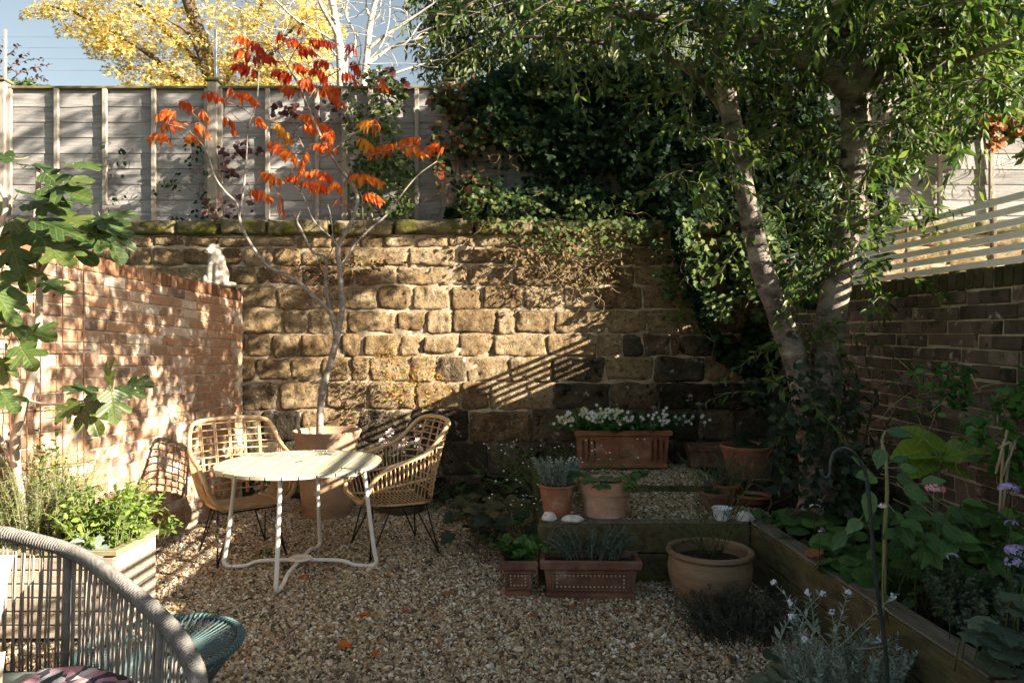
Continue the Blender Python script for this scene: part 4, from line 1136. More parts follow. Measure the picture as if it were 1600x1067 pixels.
def trough(name, label, c, L, D, H, mat, kind, rz=0, tap=.04):
    """rectangular clay planter; kind: moulding on its front"""
    root = thing(name, label, 'planter', c)
    M = Matrix.Translation(c) @ Matrix.Rotation(rz, 4, 'Z')
    b = MB()
    def ringv(l, d, z): return [(-l / 2, -d / 2, z), (l / 2, -d / 2, z), (l / 2, d / 2, z), (-l / 2, d / 2, z)]
    lv = [(L - 2 * tap + .02, D - 2 * tap + .02, 0), (L - 2 * tap + .02, D - 2 * tap + .02, .028), (L - 2 * tap, D - 2 * tap, .036), (L - tap, D - tap, H - .055), (L + .004, D + .004, H - .048), (L + .012, D + .012, H - .006), (L + .004, D + .004, H), (L - .045, D - .045, H), (L - .055, D - .055, H - .012), (L - .075, D - .075, H * .5)]
    V = []
    for q in lv: V += ringv(*q)
    Fc = [(3, 2, 1, 0)]
    for i in range(len(lv) - 1):
        for k in range(4): Fc.append((i * 4 + k, i * 4 + (k + 1) % 4, (i + 1) * 4 + (k + 1) % 4, (i + 1) * 4 + k))
    b.add(V, Fc); body = b.build('body', mat, root, False, M)
    bv = body.modifiers.new('worn_edges', 'BEVEL'); bv.width = .005; bv.segments = 2; bv.limit_method = 'ANGLE'
    b = MB(); b.rbox((0, 0, H - .045), (L - .07, D - .07, .03), .01); b.build('compost', 'soil', root, False, M)
    fy = lambda z: -(D - 2 * tap + (tap) * (z - .036) / (H - .09)) / 2
    z0, z1 = .062, H - .078; hl = L / 2 - tap - (.045 if L > .3 else .012)
    if kind == 'beads':
        b = MB()
        for (x0, x1, za, zb) in ((-hl - .02, hl + .02, z1, z1 + .012), (-hl - .02, hl + .02, z0 - .012, z0), (-hl - .02, -hl - .008, z0, z1), (hl + .008, hl + .02, z0, z1)):
            zc = (za + zb) / 2
            b.rbox(((x0 + x1) / 2, fy(zc) - .003, zc), (x1 - x0, .014, zb - za), .003)
        b.build('panel_moulding', mat, root, False, M)
        nb_ = max(4, int(2 * hl / .0245)); ps = []
        for i in range(nb_ + 1):
            x = -hl + .012 + (2 * hl - .024) * i / nb_; ps += [(x, z0 + .013), (x, z1 - .013)]
        nv_ = max(3, int((z1 - z0 - .026) / .022))
        for i in range(1, nv_): 
            z = z0 + .013 + (z1 - z0 - .026) * i / nv_; ps += [(-hl + .012, z), (hl - .012, z)]
        b = MB()
        for x, z in ps: b.ball((x, fy(z) - .001, z), (.0068, .006, .0068), 7, 5)
        tag(b.build('beading', 'bead', root, True, M), kind='stuff')
    elif kind == 'rosette':
        b = MB()
        zc = (z0 + z1) / 2
        for rr_ in (.055, .035): b.tube([(rr_ * math.cos(a), fy(zc) - .004, zc + rr_ * math.sin(a)) for a in np.linspace(0, 6.283, 24, endpoint=False)], .006, 6, True)
        b.ball((0, fy(zc) - .002, zc), (.016, .010, .016), 8, 6)
        b.build('rosette', mat, root, True, M)
        for s in (-1, 1):
            b = MB()
            for q in (.30, .36, .42): b.rbox((s * L * q, fy(zc) - .002, zc), (.022, .012, z1 - z0), .003)
            b.tube([(s * (L * .36 + .062 * math.cos(a)), fy(z1) - .002, z1 - .035 + .05 * math.sin(a)) for a in np.linspace(0, math.pi, 10)], .006, 6)
            b.build('fluted_panel', mat, root, True, M)
    return root
trough('clay_trough', 'long ornate clay trough with beaded panel standing on the gravel', Vector((.462, 4.17, 0)), .585, .22, .235, 'terracotta_dark', 'beads', math.radians(-1.5))
trough('clay_planter', 'small square ornate clay planter left of the long beaded trough', Vector((.035, 4.20, 0)), .215, .22, .225, 'terracotta_dark', 'beads', math.radians(1))
trough('clay_trough', 'orange clay trough of white flowers against the stone wall', Vector((1.02, 6.50, TERR)), .88, .28, .345, 'terracotta', 'rosette')
trough('clay_trough', 'low dark clay trough against the wall beside the bright pot', Vector((1.88, 6.52, TERR)), .52, .25, .20, 'terracotta_dark', 'plain')
# white and blue china bowl, shells and pebbles on the sleeper
bp = onz(1128, 812, .379); 
root = thing('china_bowl', 'small white bowl with blue pattern standing on the sleeper corner', 'bowl', bp)
b = MB(); b.lathe([(.040, 0), (.046, .004), (.062, .072), (.066, .076), (.064, .079), (.058, .076), (.044, .012), (.001, .010)], bp, 40); auto_smooth(b.build('body', 'china', root), 40)
b = MB(); b.tube([bp + Vector((.064 * math.cos(a), .064 * math.sin(a), .077)) for a in np.linspace(0, 6.283, 40, endpoint=False)], .0025, 6, True); b.build('rim_band', 'petal_white', root, True)
def lump(name, label, cat, c, r, mat, seed, ridges=0):
    V = []; nu, nv = 28, 16
    for i in range(nv + 1):
        th = math.pi * i / nv
        for k in range(nu):
            a = 2 * math.pi * k / nu
            d = Vector((math.sin(th) * math.cos(a), math.sin(th) * math.sin(a), -math.cos(th)))
            q = 1 + .16 * noise.noise(d * 1.6 + Vector((seed, 0, 0))) + .06 * noise.noise(d * 5 + Vector((seed, 3, 0))) + (.035 * math.sin(a * ridges) * math.sin(th) if ridges else 0)
            V.append(Vector(c) + Vector((d.x * r[0] * q, d.y * r[1] * q, max(-.3, d.z * q) * r[2] + r[2] * .3)))
    b = MB(); b.add(V, [(i * nu + k, i * nu + (k + 1) % nu, (i + 1) * nu + (k + 1) % nu, (i + 1) * nu + k) for i in range(nv) for k in range(nu)])
    return tag(b.build(name, mat, None, True), label, cat)
lump('stone_shell', 'rounded white banded stone beside the orange pot on the sleeper', 'stone', onz(858, 812, .379), (.046, .042, .042), 'shell', 2, 0)
lump('oyster_shell', 'flat white shell lying between the two terracotta pots on the sleeper', 'shell', onz(895, 813, .379), (.070, .045, .028), 'shell', 5, 9)
lump('oyster_shell', 'rough white shell at the sleeper corner right of the china bowl', 'shell', onz(1163, 812, .379), (.060, .045, .042), 'shell', 8, 7)

# ------------------------------------------------------------------ stone animal figure on the brick wall
sc_ = Vector((lwx(6.35) - .09, 6.35, LZ(6.35)))
b = MB()
for c, r in (((0, 0, .02), (.135, .10, .03)), ((0, .01, .11), (.105, .085, .13)), ((.0, 0, .21), (.082, .07, .12)), ((-.01, -.005, .30), (.055, .05, .08)), ((-.028, -.02, .345), (.050, .05, .048)), ((-.045, -.075, .318), (.030, .04, .028)), ((-.055, -.10, .306), (.018, .018, .015)),
             ((-.07, -.055, .06), (.035, .045, .055)), ((.07, -.05, .06), (.045, .05, .06)), ((-.035, -.075, .12), (.024, .024, .10)), ((.03, -.072, .12), (.024, .024, .10)), ((-.03, -.10, .025), (.03, .035, .02)), ((.035, -.10, .025), (.03, .035, .02)), ((-.062, .01, .375), (.016, .014, .026)), ((.012, .01, .378), (.016, .014, .026)), ((.11, .03, .03), (.06, .03, .022))):
    b.ball(sc_ + Vector(c), r, 16, 12)
o = b.build('animal_figure', 'statue_stone', None, True); tag(o, 'pale stone figure of a sitting animal on the far end of the brick wall', 'statue')
rm = o.modifiers.new('join', 'REMESH'); rm.mode = 'VOXEL'; rm.voxel_size = .008; rm.use_smooth_shade = True
smo = o.modifiers.new('soften', 'SMOOTH'); smo.factor = .5; smo.iterations = 4

# ------------------------------------------------------------------ rusty wire trellis on the left wall
tr = thing('wire_trellis', 'rusty steel rod trellis fixed to the left brick wall', 'trellis', (-2.6, 3.9, 1))
def wl(u, v, off=.05):     # point in front of the left wall seen at u, v
    k = (u - 800) / F
    Y = (-2.585 - .045 * 6.6 + off) / (k - .045); return Vector((lwx(Y) + off, Y, HC - (v - VH) / F * Y))
for u in (16, 42, 63, 98, 131):
    b = MB(); p = wl(u, 405); q = wl(u, 745); b.tube([p, p.lerp(q, .5), q], .0032, 6); b.build('upright_rod', 'rust', tr, True)
for v0, v1 in ((447, 459), (545, 547), (640, 634), (735, 722)):
    b = MB(); b.tube([wl(-30, v0, .057), wl(140, v1, .057)], .0032, 6); b.build('cross_rod', 'rust', tr, True)

# ------------------------------------------------------------------ shepherd's crook
ck = [Vector((1.30, 2.42, 0)), at(1386, 1045, 2.40), at(1372, 930, 2.40), at(1362, 830, 2.40), at(1357, 770, 2.40)]
top = [at(u, v, 2.40) for u, v in ((1354, 745), (1345, 722), (1332, 706), (1318, 700), (1304, 706), (1298, 722), (1297, 738), (1292, 746), (1286, 743), (1283, 733))]
root = thing('shepherds_crook', 'slim dark metal shepherds crook pole in the right foreground', 'pole', (1.30, 2.42, 0))
b = MB(); b.tube(cr(ck + top[:1], 5), .0068, 10); b.build('shaft', 'pole_green', root, True)
b = MB(); b.tube(cr([ck[-1]] + top, 5), .0060, 10); b.build('hook', 'pole_green', root, True)

# ================================================================== TREES AND PLANTS
def V3(a): return Vector(a)
def inpoly(poly, u, v):
    c = False; n = len(poly)
    for i in range(n):
        (x1, y1), (x2, y2) = poly[i], poly[i - 1]
        if (y1 > v) != (y2 > v) and u < (x2 - x1) * (v - y1) / (y2 - y1) + x1: c = not c
    return c
def polypts(poly, n):
    us = [p[0] for p in poly]; vs = [p[1] for p in poly]; out = []
    while len(out) < n:
        u, v = random.uniform(min(us), max(us)), random.uniform(min(vs), max(vs))
        if inpoly(poly, u, v): out.append((u, v))
    return out
def climber(pl, poly, Y, n, size, thick=.12, hang=.7, clump=.35, stems=0, sr=.004, dense=1.0):
    """leaves of a wall climber spread over a patch of wall, thick and clumpy"""
    got = 0; tries = 0
    while got < n and tries < n * 8:
        tries += 1
        (u, v), = polypts(poly, 1)
        p = at(u, v, Y)
        if clump and noise.noise(Vector((p.x * 2.3, p.z * 2.3, Y))) + .5 * noise.noise(Vector((p.x * 6, p.z * 6, 4))) < random.uniform(-.55, .55) * clump * 1.6 - .1 * (dense - 1): continue
        dep = thick * (.35 + .65 * noise.noise(Vector((p.x * 3, p.z * 3, 7)))) if thick else 0
        p.y -= abs(random.gauss(0, .35)) * thick + max(0, dep)
        d = Vector((random.gauss(0, .6), random.gauss(-.35, .35), -hang + random.gauss(0, .35)))
        nn = Vector((random.gauss(.15, .4), -1, .35 + random.gauss(0, .4)))
        pl.leaf(p, d, nn, size * random.uniform(.55, 1.25)); got += 1
    for i in range(stems):
        (u, v), = polypts(poly, 1)
        p = at(u, v, Y - .03); pts = [p]
        for k in range(random.randint(4, 9)):
            p = p + Vector((random.gauss(0, .06), random.gauss(0, .015), random.uniform(-.10, .03))); pts.append(p)
        pl.stem(cr(pts, 3), sr * random.uniform(.5, 1), sr * .3, 4)

def limb(mb, pix, r0, r1, n=12, sub=6, Y=None):
    """tapered limb through (u, v, depth) points"""
    P = cr([at(*p) if len(p) == 3 and p[2] > 0 else at(p[0], p[1], Y) for p in pix], sub)
    m = len(P)
    R = [(r0 + (r1 - r0) * i / (m - 1)) * (1 + .10 * noise.noise(P[i] * 6) + .07 * noise.noise(P[i] * 17)) for i in range(m)]
    mb.tube(P, R, n)
    return P

# ------------------------------------------------------------------ glossy leaved tree on the right
tb = MB(); TF = .86        # depth factor of the whole tree
trA = limb(tb, [(1278, 800, 4.283), (1266, 690, 4.300), (1248, 580, 4.300), (1218, 495, 4.300), (1190, 415, 4.300), (1166, 310, 4.283), (1146, 205, 4.257), (1131, 110, 4.214), (1120, 10, 4.171), (1100, -120, 4.128)], 0.0836, 0.0422, 16)
trB = limb(tb, [(1276, 800, 4.317), (1280, 690, 4.343), (1287, 585, 4.343), (1302, 470, 4.343), (1322, 350, 4.326), (1335, 240, 4.300), (1334, 150, 4.283), (1336, 50, 4.257), (1350, -110, 4.214)], 0.1056, 0.0660, 16)
brC = limb(tb, [(1334, 150, 4.283), (1290, 105, 4.257), (1235, 85, 4.240), (1185, 60, 4.214), (1120, 50, 4.197), (1040, 30, 4.042), (950, 18, 3.956)], 0.0748, 0.0176, 12)
brD = limb(tb, [(1336, 140, 4.283), (1385, 100, 4.214), (1440, 75, 4.128), (1495, 52, 4.042), (1545, 15, 3.956), (1620, -60, 3.870)], 0.0748, 0.0440, 12)
limb(tb, [(1350, 135, 4.257), (1420, 110, 4.042), (1500, 95, 3.784), (1590, 60, 3.526)], 0.0308, 0.0106, 8)
limb(tb, [(1150, 230, 4.266), (1120, 160, 4.386), (1060, 100, 4.300), (960, 70, 4.214), (860, 60, 4.128), (780, 55, 4.042)], 0.0264, 0.0070, 8)
limb(tb, [(1336, 60, 4.257), (1280, -30, 3.870), (1250, -130, 3.440)], 0.0440, 0.0264, 8)
limb(tb, [(1350, -60, 4.214), (1420, -150, 3.612), (1560, -250, 3.096)], 0.0440, 0.0264, 8)
for da in (0, 1.1, 2.3, 3.4, 4.6, 5.5):      # root flare
    c0 = at(1277, 800, 4.300); c0.z = .30
    o_ = Vector((math.cos(da), math.sin(da), 0)); tb.tube(cr([c0 + Vector((0, 0, .45)) + o_ * .03, c0 + Vector((0, 0, .2)) + o_ * .07, c0 + Vector((0, 0, .06)) + o_ * .15, c0 + o_ * .26 + Vector((0, 0, -.03))], 4), [.07 - .05 * i / 12 for i in range(13)], 8)
tree = thing('garden_tree', 'two stemmed garden tree with long glossy leaves on the right', 'tree', at(1277, 800, 4.300))
to = tb.build('trunk', 'bark_cherry', tree, True)
pl = Plant()
blobs = [ # u, v, depth, half width px, half height px, half depth m, twigs
    (1450, 60, 5.15, 190, 90, .35, 90), (1490, 20, 4.5, 150, 35, .4, 62), (1270, 40, 5.25, 130, 60, .3, 75), (1400, 30, 4.6, 120, 40, .3, 30), (1110, 35, 4.7, 130, 45, .5, 62), (930, 25, 4.7, 130, 32, .4, 44), (760, 8, 4.7, 70, 30, .3, 12),
    (1235, 270, 5.15, 75, 110, .3, 34), (1400, 190, 5.0, 70, 70, .3, 26), (1090, 150, 4.8, 60, 70, .3, 13), (1060, 260, 5.0, 40, 50, .2, 6), (1545, 150, 4.2, 60, 80, .4, 22), (1390, 300, 4.9, 45, 50, .2, 7), (1255, 430, 5.1, 50, 60, .2, 14), (1380, 420, 4.7, 50, 50, .2, 8), (1215, 170, 5.2, 60, 60, .2, 20), (1330, 380, 4.85, 25, 40, .15, 7), (1200, 350, 5.2, 70, 90, .15, 10), (1285, 330, 5.2, 40, 100, .1, 8), (1260, 520, 5.1, 60, 60, .1, 10), (1230, 620, 4.85, 50, 40, .12, 6), (1110, 250, 4.8, 50, 80, .2, 6)]
for (u, v, Y, ru, rv, rY, nt) in blobs:
    for i in range(nt):
        a, q, w = unit(1)[0] * random.random() ** .4
        s = at(u + a * ru, v + q * rv, (Y + w * rY) * TF)
        L = random.uniform(.25, .55)
        d = Vector((random.gauss(-.1, .6), random.gauss(-.15, .5), random.gauss(-.15, .3))).normalized()
        e = s + d * L + Vector((0, 0, -.12 * L * 2))
        pts = arc(s, e, .05, 5)
        pl.stem(pts, .0045, .0015, 4)
        pl.twig(pts, .104, random.randint(13, 22), .78, .1, .34, .22)
# hanging sprays nearer the camera, between the sun and the brick wall
for i in range(420):
    s = Vector((random.uniform(1.6, 3.1), random.uniform(1.5, 4.25), 0))
    s.z = random.uniform(2.95, 4.2)
    if noise.noise(s * 1.1 + Vector((0, 9, 0))) < -.15: continue
    if s.x / s.y * F + 800 < 1240 and (HC - s.z) / s.y * F + VH > -20: continue
    if (HC - s.z) / s.y * F + VH > 95 + random.gauss(0, 20): continue
    d = Vector((random.gauss(-.1, .6), random.gauss(-.1, .5), random.gauss(-.35, .3))).normalized()
    pts = arc(s, s + d * random.uniform(.25, .5), .04, 4)
    pl.stem(pts, .0045, .0015, 3)
    pl.twig(pts, .11, random.randint(12, 18), .75, .1, .6, .2)
# crown leaning out over the right wall: shades the upper stone wall and the ivy
for i in range(760):
    s = Vector((random.uniform(2.9, 4.2), random.uniform(3.7, 5.5), random.uniform(4.15, 5.6))) if i < 330 else Vector((random.uniform(3.3, 5.2), random.uniform(4.9, 6.3), random.uniform(4.2, 6.0)))
    if noise.noise(s * 1.0 + Vector((2, 2, 0))) < -.05: continue
    d = Vector((random.gauss(0, .6), random.gauss(0, .5), random.gauss(-.2, .3))).normalized()
    pts = arc(s, s + d * random.uniform(.35, .6), .04, 4)
    pl.stem(pts, .0055, .002, 3)
    pl.twig(pts, .14, random.randint(12, 17), .75, .1, .45, .2)
# crown high above the frame: shades the fence
for i in range(680):
    s = Vector((random.uniform(1.6, 3.8), random.uniform(3.4, 6.4), random.uniform(4.2, 7.0)))
    if noise.noise(s * .8 + Vector((4, 0, 0))) < -.08: continue
    d = Vector((random.gauss(0, .6), random.gauss(0, .5), random.gauss(-.2, .3))).normalized()
    pts = arc(s, s + d * random.uniform(.35, .7), .04, 4)
    pl.stem(pts, .0055, .002, 3)
    pl.twig(pts, .15, random.randint(12, 17), .75, .1, .45, .2)
# crown over and beyond the frame's top edge, towards the house and the sun
for i in range(330):
    s = Vector((random.uniform(1.0, 3.4), random.uniform(1.9, 5.4), 0))
    top = 1.49 + s.y * .52
    s.z = max(random.gauss(4.0, .45), top)
    if noise.noise(s * .9) < -.12: continue
    d = Vector((random.gauss(0, .6), random.gauss(0, .5), random.gauss(-.2, .3))).normalized()
    pts = arc(s, s + d * random.uniform(.3, .6), .04, 4)
    pl.stem(pts, .0045, .0015, 3)
    pl.twig(pts, .12, random.randint(11, 17), .75, .1, .45, .2)
leaves('crown', L_BROAD, pl.P, pl.D, pl.N, pl.S, 'leaf_cherry', tree)
tag(pl.st.build('twigs', 'bark_dark', tree, True), kind='stuff')

# ------------------------------------------------------------------ red leaved sumac in the tall pot
sm = thing('sumac_tree', 'small tree with red and orange drooping leaves in the tall pot', 'tree', SP + Vector((0, 0, .67)))
tb = MB(); SY = 6.1
limb(tb, [(500, 690, SY), (500, 650, SY), (505, 605, SY), (517, 565, SY), (526, 530, SY), (530, 510, SY), (535, 480, SY), (533, 450, SY), (530, 415, SY), (528, 385, SY), (541, 362, SY), (553, 338, SY), (558, 305, SY), (540, 275, SY), (515, 240, SY), (495, 200, SY), (478, 160, SY), (468, 135, SY), (450, 105, SY), (434, 78, SY)], .033, .006, 10, 4)
limb(tb, [(526, 532, SY), (521, 505, SY - .02), (515, 487, SY - .03), (490, 463, SY - .08), (465, 440, SY - .12), (435, 425, SY - .15), (415, 413, SY - .18), (396, 388, SY - .2), (379, 358, SY - .22), (374, 340, SY - .2), (370, 318, SY - .2), (352, 300, SY - .25), (335, 275, SY - .25), (322, 235, SY - .25), (300, 210, SY - .28), (285, 200, SY - .3), (262, 195, SY - .3)], .022, .0045, 8, 4)
limb(tb, [(374, 340, SY - .2), (380, 300, SY - .2), (385, 250, SY - .2), (388, 200, SY - .22), (401, 160, SY - .22), (405, 105, SY - .25)], .010, .004, 7, 4)
limb(tb, [(322, 235, SY - .25), (318, 200, SY - .3), (300, 175, SY - .3)], .006, .003, 6, 4)
limb(tb, [(388, 200, SY - .22), (365, 180, SY - .25), (352, 160, SY - .25)], .006, .003, 6, 4)
limb(tb, [(516, 485, SY), (509, 445, SY + .05), (509, 405, SY + .06), (488, 393, SY + .06), (471, 360, SY + .08), (464, 345, SY + .08), (470, 330, SY + .08), (486, 320, SY + .08), (487, 270, SY + .06), (478, 240, SY + .06), (462, 205, SY + .05)], .015, .004, 8, 4)
limb(tb, [(531, 420, SY), (545, 402, SY + .03), (550, 388, SY + .03), (575, 360, SY + .05), (605, 335, SY + .08), (632, 298, SY + .1), (655, 272, SY + .1), (683, 252, SY + .1)], .015, .0045, 8, 4)
limb(tb, [(528, 388, SY), (518, 372, SY - .05), (490, 345, SY - .08), (470, 300, SY - .1), (450, 285, SY - .1)], .011, .004, 7, 4)
limb(tb, [(572, 362, SY + .05), (567, 340, SY), (566, 310, SY), (562, 300, SY)], .007, .003, 6, 4)
limb(tb, [(509, 405, SY + .06), (520, 385, SY), (517, 340, SY - .06), (512, 320, SY - .1)], .007, .003, 6, 4)
limb(tb, [(478, 160, SY), (500, 130, SY), (530, 110, SY), (560, 100, SY)], .007, .003, 6, 4)
limb(tb, [(515, 240, SY), (545, 215, SY + .05), (570, 200, SY + .05), (590, 195, SY + .05)], .007, .003, 6, 4)
limb(tb, [(526, 255, SY), (560, 240, SY - .1), (580, 242, SY - .15), (620, 232, SY - .2), (655, 228, SY - .2)], .007, .003, 6, 4)
tb.build('trunk', 'bark_grey', sm, True)
SUMV = [Vector(q) for q in tb.v[::3]]
Z2 = [(120,160,185,185),(180,180,240,220),(115,225,190,235),(190,240,280,250),(110,270,200,290),(270,290,350,310),(290,150,320,170),(320,180,380,190),(380,115,390,175),(415,165,520,185),(370,215,440,225),(430,255,500,265),(350,265,395,280),(420,290,490,320),(540,300,600,330),(570,200,600,215),(580,260,620,300),(380,330,440,355),(300,350,370,370),(470,345,540,365),(445,370,545,420),(120,380,205,415),(75,470,120,525),(195,480,235,500),(380,470,455,495),(390,510,450,530),(455,505,510,535),(290,500,350,570),(255,570,320,600),(290,600,370,640),(440,580,530,600),(480,540,500,570),(375,700,405,615),(225,690,305,720),(180,765,255,790),(320,720,390,740),(405,690,510,710),(390,730,490,750),(500,730,550,760),(570,705,700,730),(630,775,700,800),(650,610,760,580),(760,580,860,560),(790,600,870,620),(885,595,950,600),(300,790,310,850),(540,790,540,835),(610,500,660,490),(620,555,670,590),(670,490,685,520),(690,325,715,350)]
Z1 = [(805,385,885,400),(710,415,765,440),(625,465,700,455),(630,515,725,500),(590,555,680,560),(770,505,825,540),(730,560,790,560),(800,450,820,480),(910,360,925,380)]
fr = [(320 + a / 2.54, b_ / 2.54, 320 + c / 2.54, d / 2.54) for a, b_, c, d in Z2] + [(a / 2.54, b_ / 2.54, c / 2.54, d / 2.54) for a, b_, c, d in Z1]
for i, (u0, v0, u1, v1) in enumerate(fr):
    Y = SY + random.uniform(-.3, .25)
    a, c = at(u0, v0 - 4, Y), at(u1, v1 - 4, Y + random.uniform(-.12, .12))
    da_ = min((q - a).length_squared for q in SUMV); dc_ = min((q - c).length_squared for q in SUMV)
    if dc_ < da_: a, c = c, a
    L = (c - a).length
    pts = arc(a, c, random.uniform(.015, .06), 6)
    P_, D_, N_, S_ = [], [], [], []
    np_ = max(3, int(L / .026))
    side = (c - a).cross(Vector((0, 0, 1)))
    side = side.normalized() if side.length > 1e-3 else Vector((0, 1, 0))
    for k in range(np_):
        t = (k + .5) / np_; x = t * 6; q = int(x)
        p = pts[q].lerp(pts[min(q + 1, 6)], x - q)
        for s in (-1, 1):
            d = Vector((random.gauss(0, .12), random.gauss(0, .12), -1)) + side * s * random.uniform(.1, .7) + (c - a).normalized() * random.uniform(0, .5)
            P_.append(tuple(p)); D_.append(tuple(d)); N_.append(tuple(side * s + Vector((0, 0, .3)))); S_.append(random.uniform(.07, .125) * (.55 + .6 * math.sin(math.pi * (.15 + .75 * t))))
    P_.append(tuple(c)); D_.append(tuple(c - a + Vector((0, 0, -.1)))); N_.append((0, -.5, .6)); S_.append(.07)
    base = (.25 if v0 < 120 else .55 if v0 < 170 else .75) + random.uniform(-.2, .2)
    mt = 'leaf_sumac_yellow' if i in (47, 48, 27) else 'leaf_sumac'
    st_ = None
    near = min(SUMV, key=lambda q: (q - a).length_squared)
    if (near - a).length < .55: st_ = arc(near, a, .03, 6)
    lf = leaves('leaf', t_lance(random.uniform(.13, .18), .1), P_, D_, N_, S_, mt, sm, np.clip(base + rng.normal(0, .13, len(P_)), 0, 1))
    b = MB(); b.tube(pts, .0022, 4)
    if st_: b.tube(st_, [.0042, .004, .0037, .0034, .003, .0027, .0024], 5)
    b.build('leaf_stalk', 'twig_red', lf, True)

# ------------------------------------------------------------------ fig on the left wall
fg = thing('fig_tree', 'fig tree with big lobed leaves growing against the left wall', 'tree', (-2.5, 3.55, 0))
tb = MB()
limb(tb, [(48, 900, 3.6), (30, 760, 3.58), (23, 690, 3.55), (40, 625, 3.5), (56, 560, 3.5), (61, 480, 3.5), (61, 410, 3.5), (55, 340, 3.45), (60, 290, 3.4), (58, 262, 3.4)], .026, .010, 10, 5)
limb(tb, [(30, 740, 3.58), (10, 700, 3.55), (-15, 665, 3.5), (-40, 560, 3.4), (-30, 440, 3.3), (8, 330, 3.2), (-2, 290, 3.2)], .020, .010, 8, 5)
limb(tb, [(61, 430, 3.5), (90, 385, 3.4), (130, 360, 3.3), (155, 345, 3.3)], .010, .006, 7, 5)
limb(tb, [(40, 625, 3.5), (80, 632, 3.45), (135, 625, 3.4), (170, 612, 3.4), (190, 605, 3.4)], .007, .003, 7, 5)
tb.build('trunk', 'bark_fig', fg, True)
FL = [(20,245,-1,.2,.13),(38,258,1,.1,.14),(110,255,1,.2,.16),(70,270,.6,.4,.15),(40,300,1,.25,.24),(75,290,1,.2,.25),(95,285,1,-.1,.14),(95,310,1,.1,.16),(45,318,1,.25,.22),(10,320,-.4,.8,.18),(20,345,.9,.7,.2),(60,345,1,.35,.25),(90,340,1,.3,.22),(0,345,-.7,.6,.2),(15,370,.3,.9,.2),(50,360,.9,.6,.26),(90,370,.9,.6,.24),(30,395,.1,1,.2),(75,385,.9,.5,.2),(-5,390,-.5,.8,.2),(120,330,1,-.3,.16),(140,345,1,.05,.2),(150,350,.3,1,.13),(160,350,.55,.85,.22),(150,355,1,.2,.18),(165,335,1,.05,.15),
      (0,425,.3,1,.24),(-10,450,.6,.8,.22),(10,505,.9,.45,.14),(40,520,.9,.1,.17),(30,540,.7,.7,.16),(10,540,-.2,1,.18),(0,610,.6,.6,.14),(5,560,.2,1,.13),(70,440,.8,.3,.12),(95,455,1,.2,.08),
      (170,600,.2,-.8,.13),(150,612,-.8,-.2,.15),(185,605,.9,.35,.14),(175,612,.15,.9,.15),(150,622,-.5,.7,.18),(135,628,.4,.9,.18),(120,628,-.6,.6,.13),(200,600,.9,.0,.12)]
for (u, v, du, dv, s) in FL:
    Y = 3.35 + random.uniform(-.18, .12)
    p = at(u, v, Y)
    d = Vector((du, random.uniform(-.5, .2), -dv)).normalized()
    nn = Vector((random.gauss(.2, .25), -.55 + random.gauss(0, .25), .75))
    lf = leaves('leaf', L_FIG, [tuple(p)], [tuple(d)], [tuple(nn)], [s * 1.0], 'leaf_fig', fg, [random.random()])
    b = MB(); b.tube(arc(p - d * s * .35 + Vector((0, .03, 0)), p + d * s * .1, -.01, 4), .0025, 5); b.build('leaf_stalk', 'stem_pale', lf, True)

# ------------------------------------------------------------------ trees beyond the fence
tb = MB(); MY = 13.0
ml = thing('maple_tree', 'autumn maple with golden yellow leaves behind the fence', 'tree', at(330, 560, MY))
limb(tb, [(330, 600, MY), (335, 300, MY), (330, 130, MY), (300, 20, MY), (260, -90, MY)], .22, .08, 10)
for q in ([(335, 180, MY), (240, 90, MY - .4), (140, 30, MY - .8), (80, 10, MY - 1)], [(335, 200, MY), (420, 90, MY - .3), (480, 20, MY - .5)], [(320, 110, MY), (230, 20, MY + .3), (160, -40, MY)], [(333, 150, MY), (300, 60, MY - .8), (260, 30, MY - 1.2)], [(333, 160, MY), (390, 60, MY + .6), (420, -30, MY)]):
    limb(tb, q, .07, .015, 7)
tb.build('trunk', 'bark_maple', ml, True)
pl = Plant()
pads = [(95,15,70,16),(150,40,70,22),(190,75,60,20),(215,105,60,20),(240,130,60,14),(130,-10,80,25),(220,20,90,28),(260,60,80,25),(300,100,80,22),(320,130,80,12),(320,20,90,28),(350,60,90,26),(380,100,80,24),(410,130,70,14),(420,20,70,30),(450,60,60,26),(460,100,50,22),(480,30,40,20),(300,-30,160,30),(430,-30,90,30),(165,62,40,16),(200,-40,100,30),(500,5,45,22),(505,45,40,20),(485,80,40,20),(500,115,40,16)]
for (u, v, ru, rv) in pads:
    for i in range(int(ru * 17)):
        a, q, w = unit(1)[0] * random.random() ** .35
        p = at(u + a * ru, v + q * rv + a * a * 10, MY + w * 1.1 - .2)
        if noise.noise(p * 1.5) + .5 * noise.noise(p * 4) < -.22: continue
        pl.leaf(p, (random.gauss(-.1, .6), random.gauss(-.3, .5), -.45 + random.gauss(0, .3)), (random.gauss(.2, .4), random.gauss(-.3, .4), 1), random.uniform(.04, .075) * random.choice((.8, 1, 1, 1.5)))
leaves('crown', L_MAPLE, pl.P, pl.D, pl.N, pl.S, 'leaf_yellow', ml)

